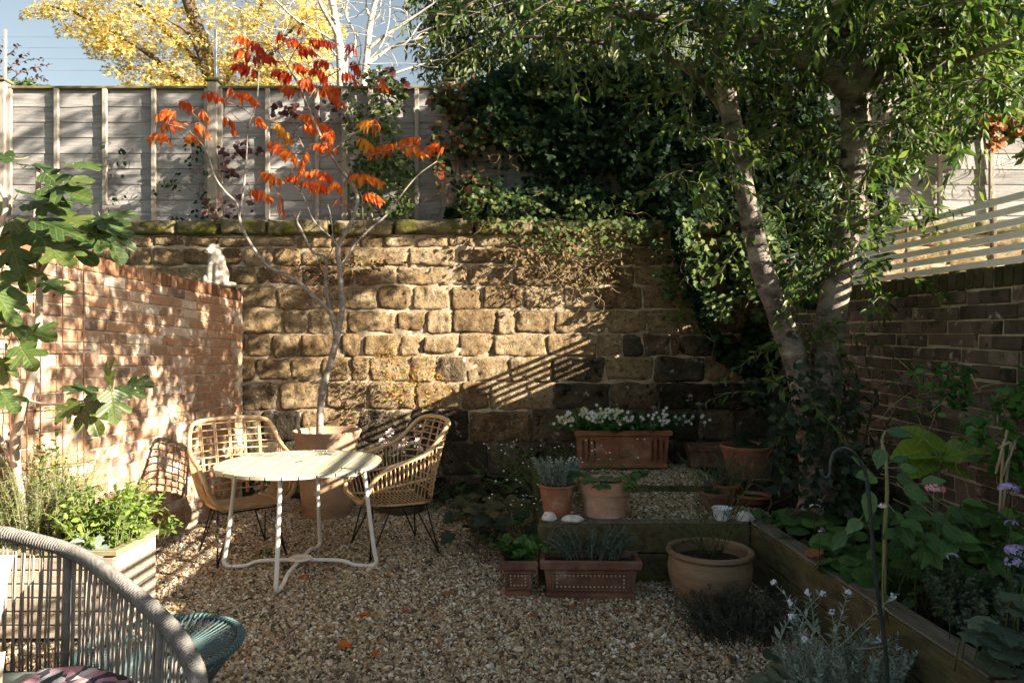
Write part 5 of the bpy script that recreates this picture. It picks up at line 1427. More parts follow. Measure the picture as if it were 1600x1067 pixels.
tb = MB(); BY = 10.0
bi = thing('birch_tree', 'bare pale barked tree with white branches rising behind the fence', 'tree', at(560, 560, BY))
def z2(*q): return [(320 + a / 2.54, b_ / 2.54, BY + random.uniform(-.1, .1)) for a, b_ in q]
limb(tb, [(545, 560, BY), (535, 300, BY), (533, 130, BY), (528, 60, BY), (517, -5, BY), (500, -90, BY)], .075, .04, 10)
limb(tb, [(545, 400, BY), (560, 200, BY), (572, 100, BY), (578, 40, BY), (588, -5, BY), (600, -80, BY)], .062, .03, 10)
limb(tb, z2((540, 330), (560, 250), (520, 130), (470, 40), (440, -30)), .05, .02, 8)
for q, r in (((640, 260), (740, 190), (850, 155), (940, 125), (1010, 90)), .03), (((640, 200), (720, 140), (810, 80), (930, 0)), .035), (((660, 330), (760, 290), (900, 245), (960, 235)), .022), (((575, 230), (600, 150), (560, 60), (575, -20)), .03), (((400, 105), (340, 60), (290, 10), (250, -20)), .022), (((540, 180), (440, 120), (320, 60), (230, 40)), .016), (((650, 100), (690, 60), (700, 0)), .02), (((650, 60), (640, 20), (645, -30)), .02), (((640, 250), (700, 180), (730, 90), (735, 0)), .016), (((530, 90), (480, 50), (420, 35)), .014), (((740, 190), (800, 170), (850, 100), (880, 80)), .012), (((720, 140), (760, 150), (790, 120)), .010), (((640, 300), (690, 280), (740, 300), (800, 330)), .012), (((520, 220), (470, 150), (440, 60), (445, 0)), .014), (((600, 300), (620, 200), (600, 120)), .012), (((340, 120), (250, 110), (180, 60), (100, 20)), .010), (((830, 160), (870, 130), (930, 150), (1000, 145)), .010), (((900, 245), (860, 220), (830, 215)), .008):
    limb(tb, z2(*q), r, r * .3, 6)
tb.build('trunk', 'bark_birch', bi, True)
pl = Plant()
for i in range(150):
    u, v = random.uniform(420, 700), random.uniform(-40, 120)
    p = at(u, v, BY + random.uniform(-.5, .5)); pts = [p]
    d = Vector((random.gauss(0, .8), random.gauss(0, .4), random.uniform(.0, .8)))
    for k in range(5): d += Vector((random.gauss(0, .3), 0, random.gauss(0, .2))); p = p + d * .09; pts.append(p)
    pl.stem(pts, .006, .002, 4)
tag(pl.st.build('twigs', 'bark_birch', bi, True), kind='stuff')

def far_tree(name, label, Y, blobs_, size, n, mat, tmpl, base_u, hang=.5, trunk='bark_maple', clump=1.8):
    t = thing(name, label, 'tree', at(base_u, VH + 250 * 5 / Y, Y))
    tb = MB()
    limb(tb, [(base_u, VH + 200, Y), (base_u, 250, Y), (base_u + 10, 80, Y), (base_u, -60, Y)], .2, .08, 9)
    for (u, v, ru, rv, rY) in blobs_[::2]:
        limb(tb, [(base_u, min(300, v + 160), Y), ((base_u + u) / 2, v + 60, Y), (u, v, Y)], .07, .02, 6)
    tb.build('trunk', trunk, t, True)
    pl = Plant(); tot = sum(b_[2] * b_[3] for b_ in blobs_)
    for (u, v, ru, rv, rY) in blobs_:
        k = 0; want = int(n * ru * rv / tot); tr_ = 0
        while k < want and tr_ < want * 6:
            tr_ += 1
            a, q, w = unit(1)[0] * random.random() ** .3
            p = at(u + a * ru, v + q * rv, Y + w * rY)
            if noise.noise(p * clump) < random.uniform(-.45, .25): continue
            pl.leaf(p, (random.gauss(0, .5), random.gauss(-.3, .4), -hang + random.gauss(0, .4)), (random.gauss(.3, .5), random.gauss(-.4, .4), .7), size * random.uniform(.6, 1.3)); k += 1
    leaves('crown', tmpl, pl.P, pl.D, pl.N, pl.S, mat, t)
    return t
far_tree('yew_tree', 'dense olive green tree filling the gap above the ivy covered fence', 10.5, [(700, 60, 70, 60, .6), (780, 40, 110, 80, .8), (880, 50, 110, 80, .8), (980, 60, 110, 80, .8), (760, 110, 120, 40, .7), (900, 115, 130, 40, .7), (1060, 90, 90, 60, .7), (680, 10, 50, 40, .5), (820, -20, 200, 40, .8)], .13, 17000, 'leaf_yew', L_LANCE, 850, .6)
far_tree('bay_tree', 'mid green leafy tree showing through above the right end of the fence', 9.0, [(1180, 90, 100, 90, .6), (1290, 60, 110, 90, .6), (1420, 120, 90, 60, .5), (1540, 110, 90, 90, .6), (1480, 60, 120, 80, .6)], .12, 9000, 'leaf_yew', L_LANCE, 1400, .3)

# small dark leaved shrub top poking over the fence at far left
pl = Plant()
for q in ([(0, 140), (15, 110), (40, 95), (70, 92)], [(5, 140), (30, 115), (60, 105), (82, 100)], [(-20, 140), (0, 100), (20, 80), (30, 70)], [(10, 140), (40, 130), (60, 120), (72, 126)], [(-20, 120), (-5, 85), (8, 65)], [(-10, 140), (20, 100), (45, 82)]):
    pts = cr([at(u, v, 8.0 + random.uniform(-.2, .2)) for u, v in q], 4); pl.stem(pts, .006, .002, 4); pl.twig(pts, .075, 20, .8, .1, .2)
pl.build('shrub', 'sparse dark leaved shrub twigs above the fence at the far left', 'shrub', at(0, 140, 8), L_OVAL, 'leaf_purple', 'stem_brown')
pl = Plant()
climber(pl, [(20, 138), (30, 128), (70, 132), (80, 142), (20, 142)], 7.4, 120, .05, .1, .2, 0)
pl.build('shrub', 'low green hedge top just above the fence near the left edge', 'shrub', at(50, 138, 7.4), L_OVAL, 'leaf_ivy_light', 'stem_brown')

# ------------------------------------------------------------------ climbers on fence and wall
pl = Plant()
climber(pl, [(735, 140), (800, 118), (1000, 112), (1150, 122), (1160, 350), (1045, 352), (1000, 340), (975, 325), (965, 270), (905, 262), (870, 285), (850, 250), (790, 240), (765, 215), (740, 200)], 6.96, 17000, .068, .26, .8, 0, 40, .006, 2.2)
climber(pl, [(690, 150), (760, 140), (860, 240), (990, 300), (1010, 345), (700, 345)], 6.97, 1500, .062, .14, .8, .55, 20, .004, 1.2)
climber(pl, [(700, 250), (760, 235), (790, 250), (785, 345), (700, 345)], 6.96, 700, .07, .16, .8, .3, 14, .005, 1.6)
climber(pl, [(850, 300), (900, 290), (990, 320), (1040, 345), (860, 350)], 6.94, 800, .07, .16, .8, .3, 14, .005, 1.6)
climber(pl, [(1030, 335), (1190, 330), (1240, 420), (1262, 580), (1180, 600), (1120, 560), (1085, 500), (1062, 430), (1050, 380)], 6.70, 5200, .075, .24, .8, .2, 25, .006, 2)
climber(pl, [(1235, 390), (1345, 400), (1345, 470), (1240, 480)], 5.6, 420, .07, .2, .8, .2, 8, .005, 2)
climber(pl, [(1150, 130), (1330, 130), (1380, 340), (1370, 470), (1240, 470), (1180, 340)], 6.85, 4200, .085, .25, .8, .2, 20, .006, 2)
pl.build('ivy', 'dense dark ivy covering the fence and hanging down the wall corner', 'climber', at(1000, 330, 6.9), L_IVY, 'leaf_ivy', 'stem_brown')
pl = Plant()
climber(pl, [(1060, 345), (1200, 335), (1235, 440), (1225, 500), (1110, 500), (1075, 430)], 6.45, 750, .06, .15, .8, .5, 12, .004)
climber(pl, [(995, 340), (1080, 340), (1125, 540), (1050, 500), (1020, 430)], 6.64, 260, .055, .12, .8, .7, 14, .004)
climber(pl, [(790, 120), (1000, 108), (1100, 118), (1100, 150), (800, 160)], 6.75, 420, .06, .12, .6, .5, 6, .004)
climber(pl, [(760, 180), (840, 200), (860, 240), (760, 240)], 6.8, 160, .055, .1, .6, .5, 6, .004)
climber(pl, [(715, 290), (850, 300), (990, 315), (990, 365), (720, 350)], 6.68, 330, .05, .12, .5, .6, 14, .004)
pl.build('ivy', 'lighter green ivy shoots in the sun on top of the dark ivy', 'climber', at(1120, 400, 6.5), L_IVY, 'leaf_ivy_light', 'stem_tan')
pl = Plant()
climber(pl, [(545, 130), (600, 112), (640, 150), (625, 205), (650, 270), (650, 340), (560, 342), (545, 250)], 6.93, 1150, .06, .2, .6, .4, 22, .004, 1.5)
pl.build('creeper', 'green leafy creeper climbing the fence behind the sumac', 'climber', at(595, 340, 6.93), L_OVAL, 'leaf_ivy_light', 'stem_brown')
pl = Plant()
climber(pl, [(676, 140), (752, 130), (770, 200), (760, 330), (690, 320), (672, 220)], 6.92, 900, .06, .2, .6, .4, 30, .004, 1.5)
pl.build('creeper', 'reddish green creeper hanging on the fence left of the dark ivy', 'climber', at(720, 320, 6.92), L_LOBED, 'leaf_creeper', 'twig_red')
pl = Plant()
for poly, n in (([(340, 235), (375, 225), (420, 215), (430, 250), (395, 275), (355, 275)], 36), ([(410, 155), (470, 165), (475, 185), (420, 182)], 30), ([(480, 160), (545, 150), (540, 215), (490, 205)], 20), ([(560, 120), (620, 105), (640, 140), (600, 150)], 60), ([(320, 310), (420, 300), (420, 345), (330, 345)], 25)):
    climber(pl, poly, 6.98, n, .065, .08, .7, .2, 5, .003)
pl.build('creeper', 'sparse dark purple creeper leaves on the sunlit fence boards', 'climber', at(390, 250, 6.98), L_LOBED, 'leaf_purple', 'twig_red')
pl = Plant()
for poly, n in (([(165, 210), (200, 200), (205, 320), (180, 340)], 22), ([(240, 290), (325, 250), (330, 340), (250, 345)], 60), ([(290, 220), (325, 220), (320, 300), (300, 300)], 24)):
    climber(pl, poly, 7.0, n, .05, .06, .7, .1, 10, .0035)
pl.build('creeper', 'thin twiggy creeper with few leaves low on the left fence', 'climber', at(250, 330, 7.0), L_OVAL, 'leaf_ivy', 'stem_brown')
pl = Plant()
climber(pl, [(790, 350), (960, 350), (990, 400), (950, 440), (900, 455), (850, 430), (800, 410), (760, 380)], 6.62, 420, .040, .14, .7, .9, 55, .0035)
climber(pl, [(500, 395), (600, 400), (650, 410), (560, 430)], 6.66, 90, .05, .06, .6, .2, 8, .003)
pl.build('creeper', 'straggly brown and green creeper trailing over the middle of the wall top', 'climber', at(880, 400, 6.62), L_OVAL, 'leaf_brown', 'stem_tan')
pl = Plant()
climber(pl, [(760, 345), (1000, 345), (1000, 380), (940, 400), (860, 395), (790, 375)], 6.60, 260, .045, .14, .6, .9, 10, .004)
pl.build('creeper', 'small green creeper leaves along the stone coping', 'climber', at(860, 370, 6.6), L_IVY, 'leaf_ivy_light', 'stem_tan')
pl = Plant()
climber(pl, [(575, 545), (640, 530), (690, 575), (705, 610), (660, 640), (610, 630), (590, 590)], 6.6, 430, .032, .14, .2, .4, 40, .0025)
pl.build('wall_plant', 'fine leaved plant turning yellow growing out of the stone wall', 'plant', at(640, 640, 6.65), L_SMALL, 'leaf_gold', 'twig_red')
pl = Plant()
climber(pl, [(460, 390), (560, 395), (640, 400), (600, 425), (500, 440), (440, 430), (400, 450)], 6.68, 60, .04, .04, .6, .1, 30, .003)
pl.build('creeper', 'wiry red stemmed creeper across the upper stone wall behind the sumac', 'climber', at(500, 430, 6.68), L_SMALL, 'leaf_creeper', 'twig_red')
pl = Plant()
climber(pl, [(1380, 130), (1450, 110), (1600, 100), (1640, 130), (1640, 260), (1560, 250), (1500, 230), (1440, 240), (1385, 300)], 6.85, 1900, .085, .25, .6, .3, 30, .005, 1.4)
pl.build('creeper', 'bright green climber over the sunlit right end of the fence', 'climber', at(1500, 240, 6.85), L_OVAL, 'leaf_ivy_light', 'stem_brown')
pl = Plant()
climber(pl, [(1530, 185), (1640, 170), (1640, 265), (1590, 250), (1535, 235)], 6.62, 330, .075, .18, .6, .2, 6, .004)
pl.build('creeper', 'clump of dry orange brown leaves on the right end of the fence', 'climber', at(1570, 220, 6.62), L_LOBED, 'leaf_orange', 'stem_brown')

# ------------------------------------------------------------------ herbs in the wooden planter
pl = Plant()
herb(pl, (-2.12, 3.66, PZ - .03), .14, 130, .34, .12, .050, 13, .0022, 1.15, .5, .1, elong=(1, 1.15))
herb(pl, (-1.99, 3.90, PZ - .05), .05, 7, .12, .10, .05, 9, .002, 1.15)
pl.build('mint_plant', 'bushy bright green mint in the right half of the planter', 'herb', (-2.12, 3.66, PZ - .03), L_SERR, 'leaf_mint', 'stem_pale')
pl = Plant()
herb(pl, (-2.45, 3.64, PZ - .03), .17, 160, .54, .14, .030, 84, .0016, 1.0, .6, 0, elong=(1, .9), t0=.02)
pl.build('rosemary_plant', 'tall feathery pale green herb in the left half of the planter', 'herb', (-2.47, 3.64, PZ - .03), L_NEEDLE, 'leaf_rosemary', 'stem_pale')
pl = Plant()
for u, v in ((85, 642), (70, 690), (100, 700), (60, 660), (30, 735), (115, 735), (135, 745), (50, 720), (88, 720)):
    p = at(u, v, 3.62); q = Vector((p.x * .99, 3.64, PZ)); pts = arc(q, p, .0, 6, .02); pl.stem(pts, .003, .0015); pl.twig(pts, .05, 22, 1.1, .35)
pl.build('mint_plant', 'few tall mint shoots rising above the planter beside the fig stem', 'herb', at(80, 760, 3.63), L_SERR, 'leaf_mint', 'stem_pale')
pl = Plant()
for u, v in ((140, 848), (158, 852), (128, 838), (150, 838)):
    pl.leaf(at(u, v, 3.5), (random.gauss(0, .4), -.7, -.6), (0, -.7, .8), .075)
pl.build('courgette_leaf', 'pale floppy leaves drooping over the front rail of the planter', 'plant', (-2.1, 3.5, PZ), L_LOBED, 'leaf_silver', 'stem_pale')

# ------------------------------------------------------------------ plants on and below the terrace
pl = Plant()
herb(pl, (.295, 4.57, TERR + .19), .08, 46, .20, .10, .038, 40, .0018, .75, .4)
pl.build('silver_plant', 'silvery needle leaved plant in the small orange pot', 'plant', (.295, 4.57, TERR + .19), L_NEEDLE_W, 'leaf_silver', 'stem_silver')
def daisy(pl, p, d):
    for i in range(random.choice((1, 1, 2))):
        q = p + Vector((random.gauss(0, .025), random.gauss(0, .025), random.gauss(.01, .015)))
        for k in range(6):
            a = 6.283 * k / 6
            pl.FP.append(tuple(q)); pl.FD.append((math.cos(a), math.sin(a) - .3, .25 + .5 * math.sin(a))); pl.FN.append((0, -.8, .6)); pl.FS.append(.0080)
pl = Plant()
herb(pl, (.36, 4.98, TERR), .20, 60, .40, .30, .030, 24, .0013, .8, .5, .1, elong=(1.2, .8))
herb(pl, (.36, 4.98, TERR), .20, 40, .42, .30, .030, 20, .0013, .8, .45, .1, fl=daisy, elong=(1.2, .8))
herb(pl, (.12, 4.85, .12), .12, 28, .50, .18, .028, 18, .0013, .8, .5, .1, fl=daisy)
pl.build('daisy_plant', 'cloud of tiny white daisies spilling behind the small orange pot', 'plant', (.36, 4.98, TERR), L_NEEDLE_W, 'leaf_green', 'stem_green', ftmpl=L_OVAL, fmat='petal_white')
pl = Plant()
for i in range(38):
    a = random.uniform(0, 6.283); q = Vector((.615 + .08 * math.cos(a), 4.63 + .08 * math.sin(a), TERR + .2)); L = random.uniform(.06, .14)
    e = q + Vector((math.cos(a) * L * 1.2, math.sin(a) * L, random.uniform(.0, .10))); pl.stem(arc(q, e, .02, 4), .002, .0015)
    for k in range(3): pl.leaf(e, (math.cos(a + (k - 1) * .9), math.sin(a + (k - 1) * .9), -.25), (0, -.2, 1), random.uniform(.06, .085))
pl.build('strawberry_plant', 'low broad leaved plant in the wide pale pot', 'plant', (.615, 4.63, TERR + .2), L_SERR, 'leaf_green', 'stem_green')
def phlox(pl, p, d):
    for i in range(4):
        q = p + Vector((random.gauss(0, .03), random.gauss(-.02, .02), random.gauss(0, .025)))
        for k in range(5):
            a = 6.283 * k / 5
            pl.FP.append(tuple(q)); pl.FD.append((math.cos(a), -.25, math.sin(a))); pl.FN.append((0, -1, .2)); pl.FS.append(.020)
pl = Plant()
herb(pl, (1.05, 6.46, TERR + .30), .16, 80, .19, .16, .06, 14, .002, .95, .6, .05, elong=(2.3, .6))
herb(pl, (1.12, 6.44, TERR + .30), .14, 22, .20, .16, .06, 14, .002, .95, .5, .05, fl=phlox, elong=(2.3, .6))
pl.build('nemesia_plant', 'white flowering leafy plants filling the orange clay trough', 'plant', (1.05, 6.48, TERR + .3), L_OVAL, 'leaf_lush', 'stem_green', ftmpl=L_OVAL, fmat='petal_white')
pl = Plant()
herb(pl, (.72, 6.46, TERR + .30), .10, 26, .24, .10, .05, 14, .002, .95, .5, .05, fl=phlox, elong=(2.0, .6))
pl.build('nemesia_plant', 'cream flowering leafy plant at the left end of the orange trough', 'plant', (.72, 6.46, TERR + .3), L_OVAL, 'leaf_mint', 'stem_green', ftmpl=L_OVAL, fmat='petal_cream')
pl = Plant()
herb(pl, (.035, 4.20, .20), .06, 30, .13, .12, .06, 8, .0018, 1.1, .4, .1)
pl.build('parsley_plant', 'small bright green leafy plant in the square clay planter', 'plant', (.035, 4.2, .2), L_LOBED, 'leaf_lush', 'stem_green')
pl = Plant()
herb(pl, (.48, 4.18, .20), .09, 34, .21, .10, .055, 44, .002, .85, .5, 0, elong=(2.2, .6))
pl.build('lavender_plant', 'sparse grey green lavender growing in the beaded trough', 'plant', (.48, 4.18, .2), L_NEEDLE, 'leaf_dusty', 'stem_silver')
pl = Plant()
for i in range(46):
    a = random.uniform(0, 6.283); q = BW + Vector((.06 * math.cos(a), .06 * math.sin(a), .30)); L = random.uniform(.25, .62)
    e = q + Vector((random.gauss(-.10, .22), random.gauss(-.05, .12), L)); pl.stem(arc(q, e, .06, 6, random.gauss(0, .04)), .0022, .0008, 4)
    if i % 4 == 0: pl.twig(arc(q, e, .06, 6), .05, 9, .6, .5)
pl.stem(arc(BW + Vector((0, 0, .3)), at(1000, 810, 3.9), .06, 8), .0022, .001, 4)
pl.stem(arc(BW + Vector((0, 0, .3)), at(1075, 690, 3.95), .05, 8), .0022, .001, 4)
pl.build('grass_plant', 'wispy thin stemmed grass in the large bowl pot', 'plant', BW + Vector((0, 0, .3)), L_NEEDLE, 'leaf_grass', 'stem_green')
pl = Plant()
herb(pl, (1.16, 3.56, 0), .18, 190, .22, .12, .036, 40, .0018, .7, .4, 0, elong=(1.25, .8))
pl.build('lavender_bush', 'dark grey lavender bush on the gravel in front of the bowl pot', 'shrub', (1.15, 3.55, 0), L_NEEDLE, 'leaf_lavender', 'stem_brown')
def lav(pl, p, d):
    for i in range(9):
        a = unit(1)[0]
        pl.fl.ball(p + Vector(a) * .009, .0055, 5, 4)
pl = Plant()
herb(pl, (1.31, 2.74, 0), .15, 90, .34, .12, .042, 34, .002, .8, .35, 0, elong=(1.1, .8))
pl.build('silver_lavender', 'pale silvery lavender bush at the bottom edge in front of the sleeper', 'shrub', (1.24, 2.74, 0), L_NEEDLE_W, 'leaf_silver', 'stem_silver')
pl = Plant()
for (u, v) in ((1209, 910), (1234, 941), (1236, 963), (1262, 925), (1286, 927), (1300, 955), (1325, 925), (1396, 930), (1256, 998), (1332, 1010), (1371, 1000), (1405, 990)):
    e = at(u, v, 2.78 + random.uniform(-.12, .12)); q = Vector((1.24 + random.gauss(0, .1), 2.74, .30))
    pts = arc(q, e, .0, 6, random.gauss(0, .02)); pl.stem(pts, .0022, .0015, 5); pl.twig(pts, .055, 18, 1.05, .2, 0, .12); lav(pl, e, e - q)
pl.build('lavender_flowers', 'tall silver stems with small whitish flower heads above the silvery bush', 'plant', (1.24, 2.74, .3), L_NEEDLE_W, 'leaf_silver', 'stem_silver', bead='petal_silver')
pl = Plant()
for (u, v, s) in ((1195, 1040, .13), (1225, 1045, .12), (1215, 1015, .10), (1170, 1050, .10), (1240, 1025, .10), (1190, 1062, .13), (1250, 1062, .12)):
    e = at(u, v, 2.95); q = Vector((1.12, 2.98, 0)); pl.stem(arc(q, e, .02, 5), .003, .002); pl.leaf(e - Vector((0, 0, .02)), (random.gauss(0, .5), -.6, .2), (random.gauss(0, .3), -.6, .8), s)
pl.build('geranium_plant', 'low round leaved dark green plant at the bottom edge beside the lavender', 'plant', (1.12, 2.98, 0), L_LOBED, 'leaf_dusty', 'stem_green')
# weeds left of the terrace and at the wall foot
def frond(pl, q, e, n=16, w=.07, sag=.08):
    pts = arc(q, e, sag, 8); pl.stem(pts, .0022, .001, 4)
    for k in range(n):
        t = .12 + .86 * k / n; x = t * 8; i = int(x); p = pts[i].lerp(pts[min(8, i + 1)], x - i); tan = (pts[min(8, i + 1)] - pts[i]).normalized()
        sd = tan.cross(Vector((0, 0, 1))).normalized()
        for s in (-1, 1): pl.leaf(p, sd * s + tan * .45 + Vector((0, 0, -.15)), (0, 0, 1), w * math.sin(math.pi * (t * .85 + .12)))
pl = Plant()
for a in np.linspace(0, 6.28, 9): frond(pl, Vector((-.13, 6.35, .05)), Vector((-.13 + .32 * math.cos(a), 6.3 + .3 * math.sin(a) - .1, random.uniform(.3, .48))), 16, .08)
pl.build('fern', 'small green fern growing at the foot of the stone wall', 'fern', (-.13, 6.35, .05), L_LANCE_N, 'leaf_green', 'stem_green')
pl = Plant()
for i in range(120):
    c = Vector((random.uniform(-.32, .14), random.uniform(4.75, 6.3), 0)); L = random.uniform(.12, .34)
    e = c + Vector((random.gauss(-.05, .09), random.gauss(-.1, .08), L)); pl.stem(arc(c, e, .02, 4), .002, .001)
    pl.leaf(e, (random.gauss(0, .6), -.5, random.gauss(-.1, .3)), (random.gauss(0, .3), -.4, 1), random.uniform(.08, .14))
pl.build('geranium_plant', 'dark low geranium leaves beside the left end of the terrace', 'plant', (-.1, 5.5, 0), L_LOBED, 'leaf_dark', 'stem_brown')
pl = Plant()
for i in range(60):
    c = Vector((random.uniform(-.8, -.2), random.uniform(6.35, 6.68), 0)); L = random.uniform(.06, .22)
    e = c + Vector((random.gauss(0, .07), random.gauss(-.08, .06), L)); pl.stem(arc(c, e, .02, 4), .002, .001)
    pl.leaf(e, (random.gauss(0, .6), -.5, random.gauss(-.1, .3)), (random.gauss(0, .3), -.4, 1), random.uniform(.06, .11))
pl.build('weed_patch', 'dark low leaves along the wall foot right of the mossy pot', 'plant', (-.5, 6.5, 0), L_ROUND, 'leaf_dark', 'stem_brown')
for u, v, lab in ((414, 868, 'small green weed in the gravel under the round table'), (392, 884, 'tiny weed seedling in the gravel near the left table leg')):
    pl = Plant(); herb(pl, onz(u, v), .03, 12, .05, .03, .028, 5, .0012, 1.1)
    pl.build('weed', lab, 'weed', onz(u, v), L_OVAL, 'leaf_green', 'stem_green')
# flower behind the right chair
pl = Plant()
def pinkf(pl, p, d):
    for k in range(8):
        a = 6.283 * k / 8; pl.FP.append(tuple(p)); pl.FD.append((math.cos(a), -.2, math.sin(a))); pl.FN.append((0, -1, .2)); pl.FS.append(.035)
herb(pl, BP + Vector((0, 0, .3)), .08, 9, .42, .12, .06, 10, .0025, 1.0, .4, fl=pinkf)
pl.build('heather_plant', 'pale pink flowered plant in the mossy pot behind the right chair', 'plant', BP + Vector((0, 0, .3)), L_OVAL, 'leaf_dusty', 'stem_brown', ftmpl=L_OVAL, fmat='petal_pale_pink')
# plants on the terrace behind
pl = Plant()
for (u, v, du, dv, s) in ((1170, 688, -.6, .1, .19), (1178, 680, -.9, .0, .14), (1190, 690, .7, -.1, .20), (1185, 694, -.2, .5, .15), (1200, 686, .9, .2, .16)):
    p = at(u, v, 5.93); pl.leaf(p, (du, -.5, -dv), (random.gauss(0, .2), -.55, .9), s)
pl.build('bergenia_plant', 'few large dark round leaves in the bright terracotta pot', 'plant', RP + Vector((0, 0, .24)), L_ROUND, 'leaf_dark', 'stem_green')
pl = Plant()
herb(pl, (1.40, 4.80, TERR + .09), .05, 30, .24, .18, .035, 18, .0012, .7, .5)
herb(pl, (1.55, 5.06, TERR + .10), .06, 40, .28, .20, .035, 20, .0012, .7, .5)
herb(pl, (1.80, 5.25, TERR), .16, 60, .30, .2, .035, 20, .0014, .7, .5)
pl.build('fennel_plant', 'fine dark wispy foliage in the small pots behind the china bowl', 'plant', (1.55, 5.0, TERR), L_NEEDLE, 'leaf_dusty', 'stem_green')

# ------------------------------------------------------------------ right hand bed
def clumpy(pl, cx, cy, rx, ry, z, n, hmin, hmax, smin, smax, r=.002, face=(-.3, -.5)):
    for i in range(n):
        a = random.uniform(0, 6.283); q = math.sqrt(random.random())
        c = Vector((cx + rx * q * math.cos(a), cy + ry * q * math.sin(a), z)); L = random.uniform(hmin, hmax) * (1.1 - .4 * q)
        e = c + Vector((random.gauss(0, .05) + .04 * math.cos(a), random.gauss(0, .05) + .04 * math.sin(a), L)); pl.stem(arc(c, e, .02, 4), r, r * .6)
        pl.leaf(e, (random.gauss(face[0], .6), random.gauss(face[1], .4), random.gauss(-.15, .25)), (random.gauss(-.1, .3), random.gauss(-.35, .25), 1), random.uniform(smin, smax))
BZ = TERR - .04
pl = Plant(); clumpy(pl, 1.95, 4.0, .30, .42, BZ, 120, .06, .22, .07, .12)
clumpy(pl, 1.74, 4.45, .10, .12, BZ, 40, .03, .12, .05, .08)
pl.build('geranium_plant', 'round leaved green plants spreading behind the sleeper corner', 'plant', (1.95, 4.0, BZ), L_ROUND, 'leaf_green', 'stem_green')
pl = Plant(); clumpy(pl, 1.80, 3.50, .12, .28, BZ, 46, .04, .15, .10, .16)
pl.build('primrose_plant', 'large dark rounded leaves overhanging the middle of the side sleeper', 'plant', (1.80, 3.5, BZ), L_ROUND, 'leaf_green', 'stem_green')
pl = Plant()
herb(pl, (2.0, 2.72, BZ), .27, 460, .27, .08, .032, 20, .0014, 1.0, .5, .05, elong=(.95, 1.6))
pl.build('cranesbill_plant', 'grey green fine leaved ground cover in the right bed', 'plant', (2.0, 2.72, BZ), L_STAR, 'leaf_dusty', 'stem_green')
pl = Plant()
for (u, v, s) in ((1505, 985, .13), (1515, 965, .11), (1560, 975, .14), (1590, 950, .12), (1590, 990, .13), (1545, 1005, .12), (1580, 1010, .12), (1570, 1060, .10), (1600, 1045, .12), (1535, 990, .12), (1560, 1030, .12), (1600, 900, .12), (1580, 925, .12)):
    e = at(u, v, 2.35 + random.uniform(-.05, .1)); q = Vector((e.x + .02, e.y + .08, BZ)); pl.stem(arc(q, e, .02, 4), .003, .002); pl.leaf(e, (random.gauss(-.2, .4), -.7, -.05), (random.gauss(0, .2), -.5, .9), s)
pl.build('squash_plant', 'broad lobed grey green leaves at the lower right edge', 'plant', (1.9, 2.4, BZ), L_LOBED, 'leaf_dusty', 'stem_green')
# hydrangea-like plant behind the crook
pl = Plant()
sx = at(1380, 895, 2.95); sx.z = BZ
main = cr([sx, at(1383, 830, 2.95), at(1386, 770, 2.95), at(1384, 715, 2.97), at(1378, 690, 3.0), at(1384, 672, 3.0)], 4)
pl.stem(main, .010, .005, 8)
for (u, v, du, dv, s) in ((1378, 700, -.5, 1, .13), (1385, 672, 1, .2, .15), (1395, 720, 1, -.3, .10), (1370, 745, -1, -.1, .17), (1352, 728, -.7, -.5, .10), (1360, 765, -.3, 1, .19), (1400, 745, .9, .3, .13), (1410, 760, .9, .5, .17), (1345, 810, -.7, .4, .15), (1405, 730, 1, .1, .12), (1420, 790, .9, .6, .16), (1420, 770, .7, .9, .18), (1440, 755, .9, -.2, .13), (1455, 800, .6, .8, .16), (1320, 830, -.5, .8, .14), (1400, 800, .6, .9, .15), (1450, 830, .8, .5, .15), (1480, 790, .6, .6, .15)):
    p = at(u, v, 2.95 + random.uniform(-.12, .12)); d = Vector((du, random.uniform(-.5, .1), -dv)).normalized()
    pl.leaf(p, d, (random.gauss(-.1, .25), -.6, .7), s * .72); pl.stem(arc(p - d * .06 + Vector((0, .02, -.01)), p + d * .02, .0, 3), .0025, .002, 5)
pl.build('hydrangea_plant', 'pale stemmed plant with big soft leaves behind the crook pole', 'plant', sx, L_SERR, 'leaf_hydrangea', 'stem_pale')
# hosta
ht = thing('hosta_plant', 'yellow green striped hosta leaves in front of the dark brick wall', 'plant', at(1455, 830, 3.55))
b = MB()
for (u, v, du, dv, s, tl) in ((1462, 706, -.95, -.10, .30, .2), (1456, 712, -.8, .35, .24, .1), (1468, 712, .95, -.25, .26, .2), (1470, 704, -.25, -.35, .26, .5), (1470, 716, .6, .5, .16, .1)):
    p = at(u, v, 3.55); d = Vector((du, -.45 if tl < .4 else .6, -dv)).normalized()
    half = L_HEART
    lf = leaves('leaf', L_HOSTA, [tuple(p)], [tuple(d)], [(random.gauss(0, .15), -.55, .8)], [s], 'leaf_hosta', ht, [random.random()], 0)
    b.tube(arc(at(1462, 830, 3.6), p, .03, 6), .005, 6)
b.build('stalks', 'stem_pale', ht, True)
pl = Plant()
for i in range(14):
    u, v = random.uniform(1490, 1600), random.uniform(760, 850); e = at(u, v, 3.1 + random.uniform(-.2, .2)); q = Vector((e.x + random.gauss(0, .08), e.y + random.uniform(.03, .12), BZ)); pl.stem(arc(q, e, .02, 6, random.gauss(0, .04)), .003, .002)
    for k in range(6): pl.leaf(e - Vector((0, 0, .02 * k)), (random.gauss(0, .7), -.45, random.gauss(-.2, .3)), (random.gauss(0, .3), -.5, .8), random.uniform(.07, .12))
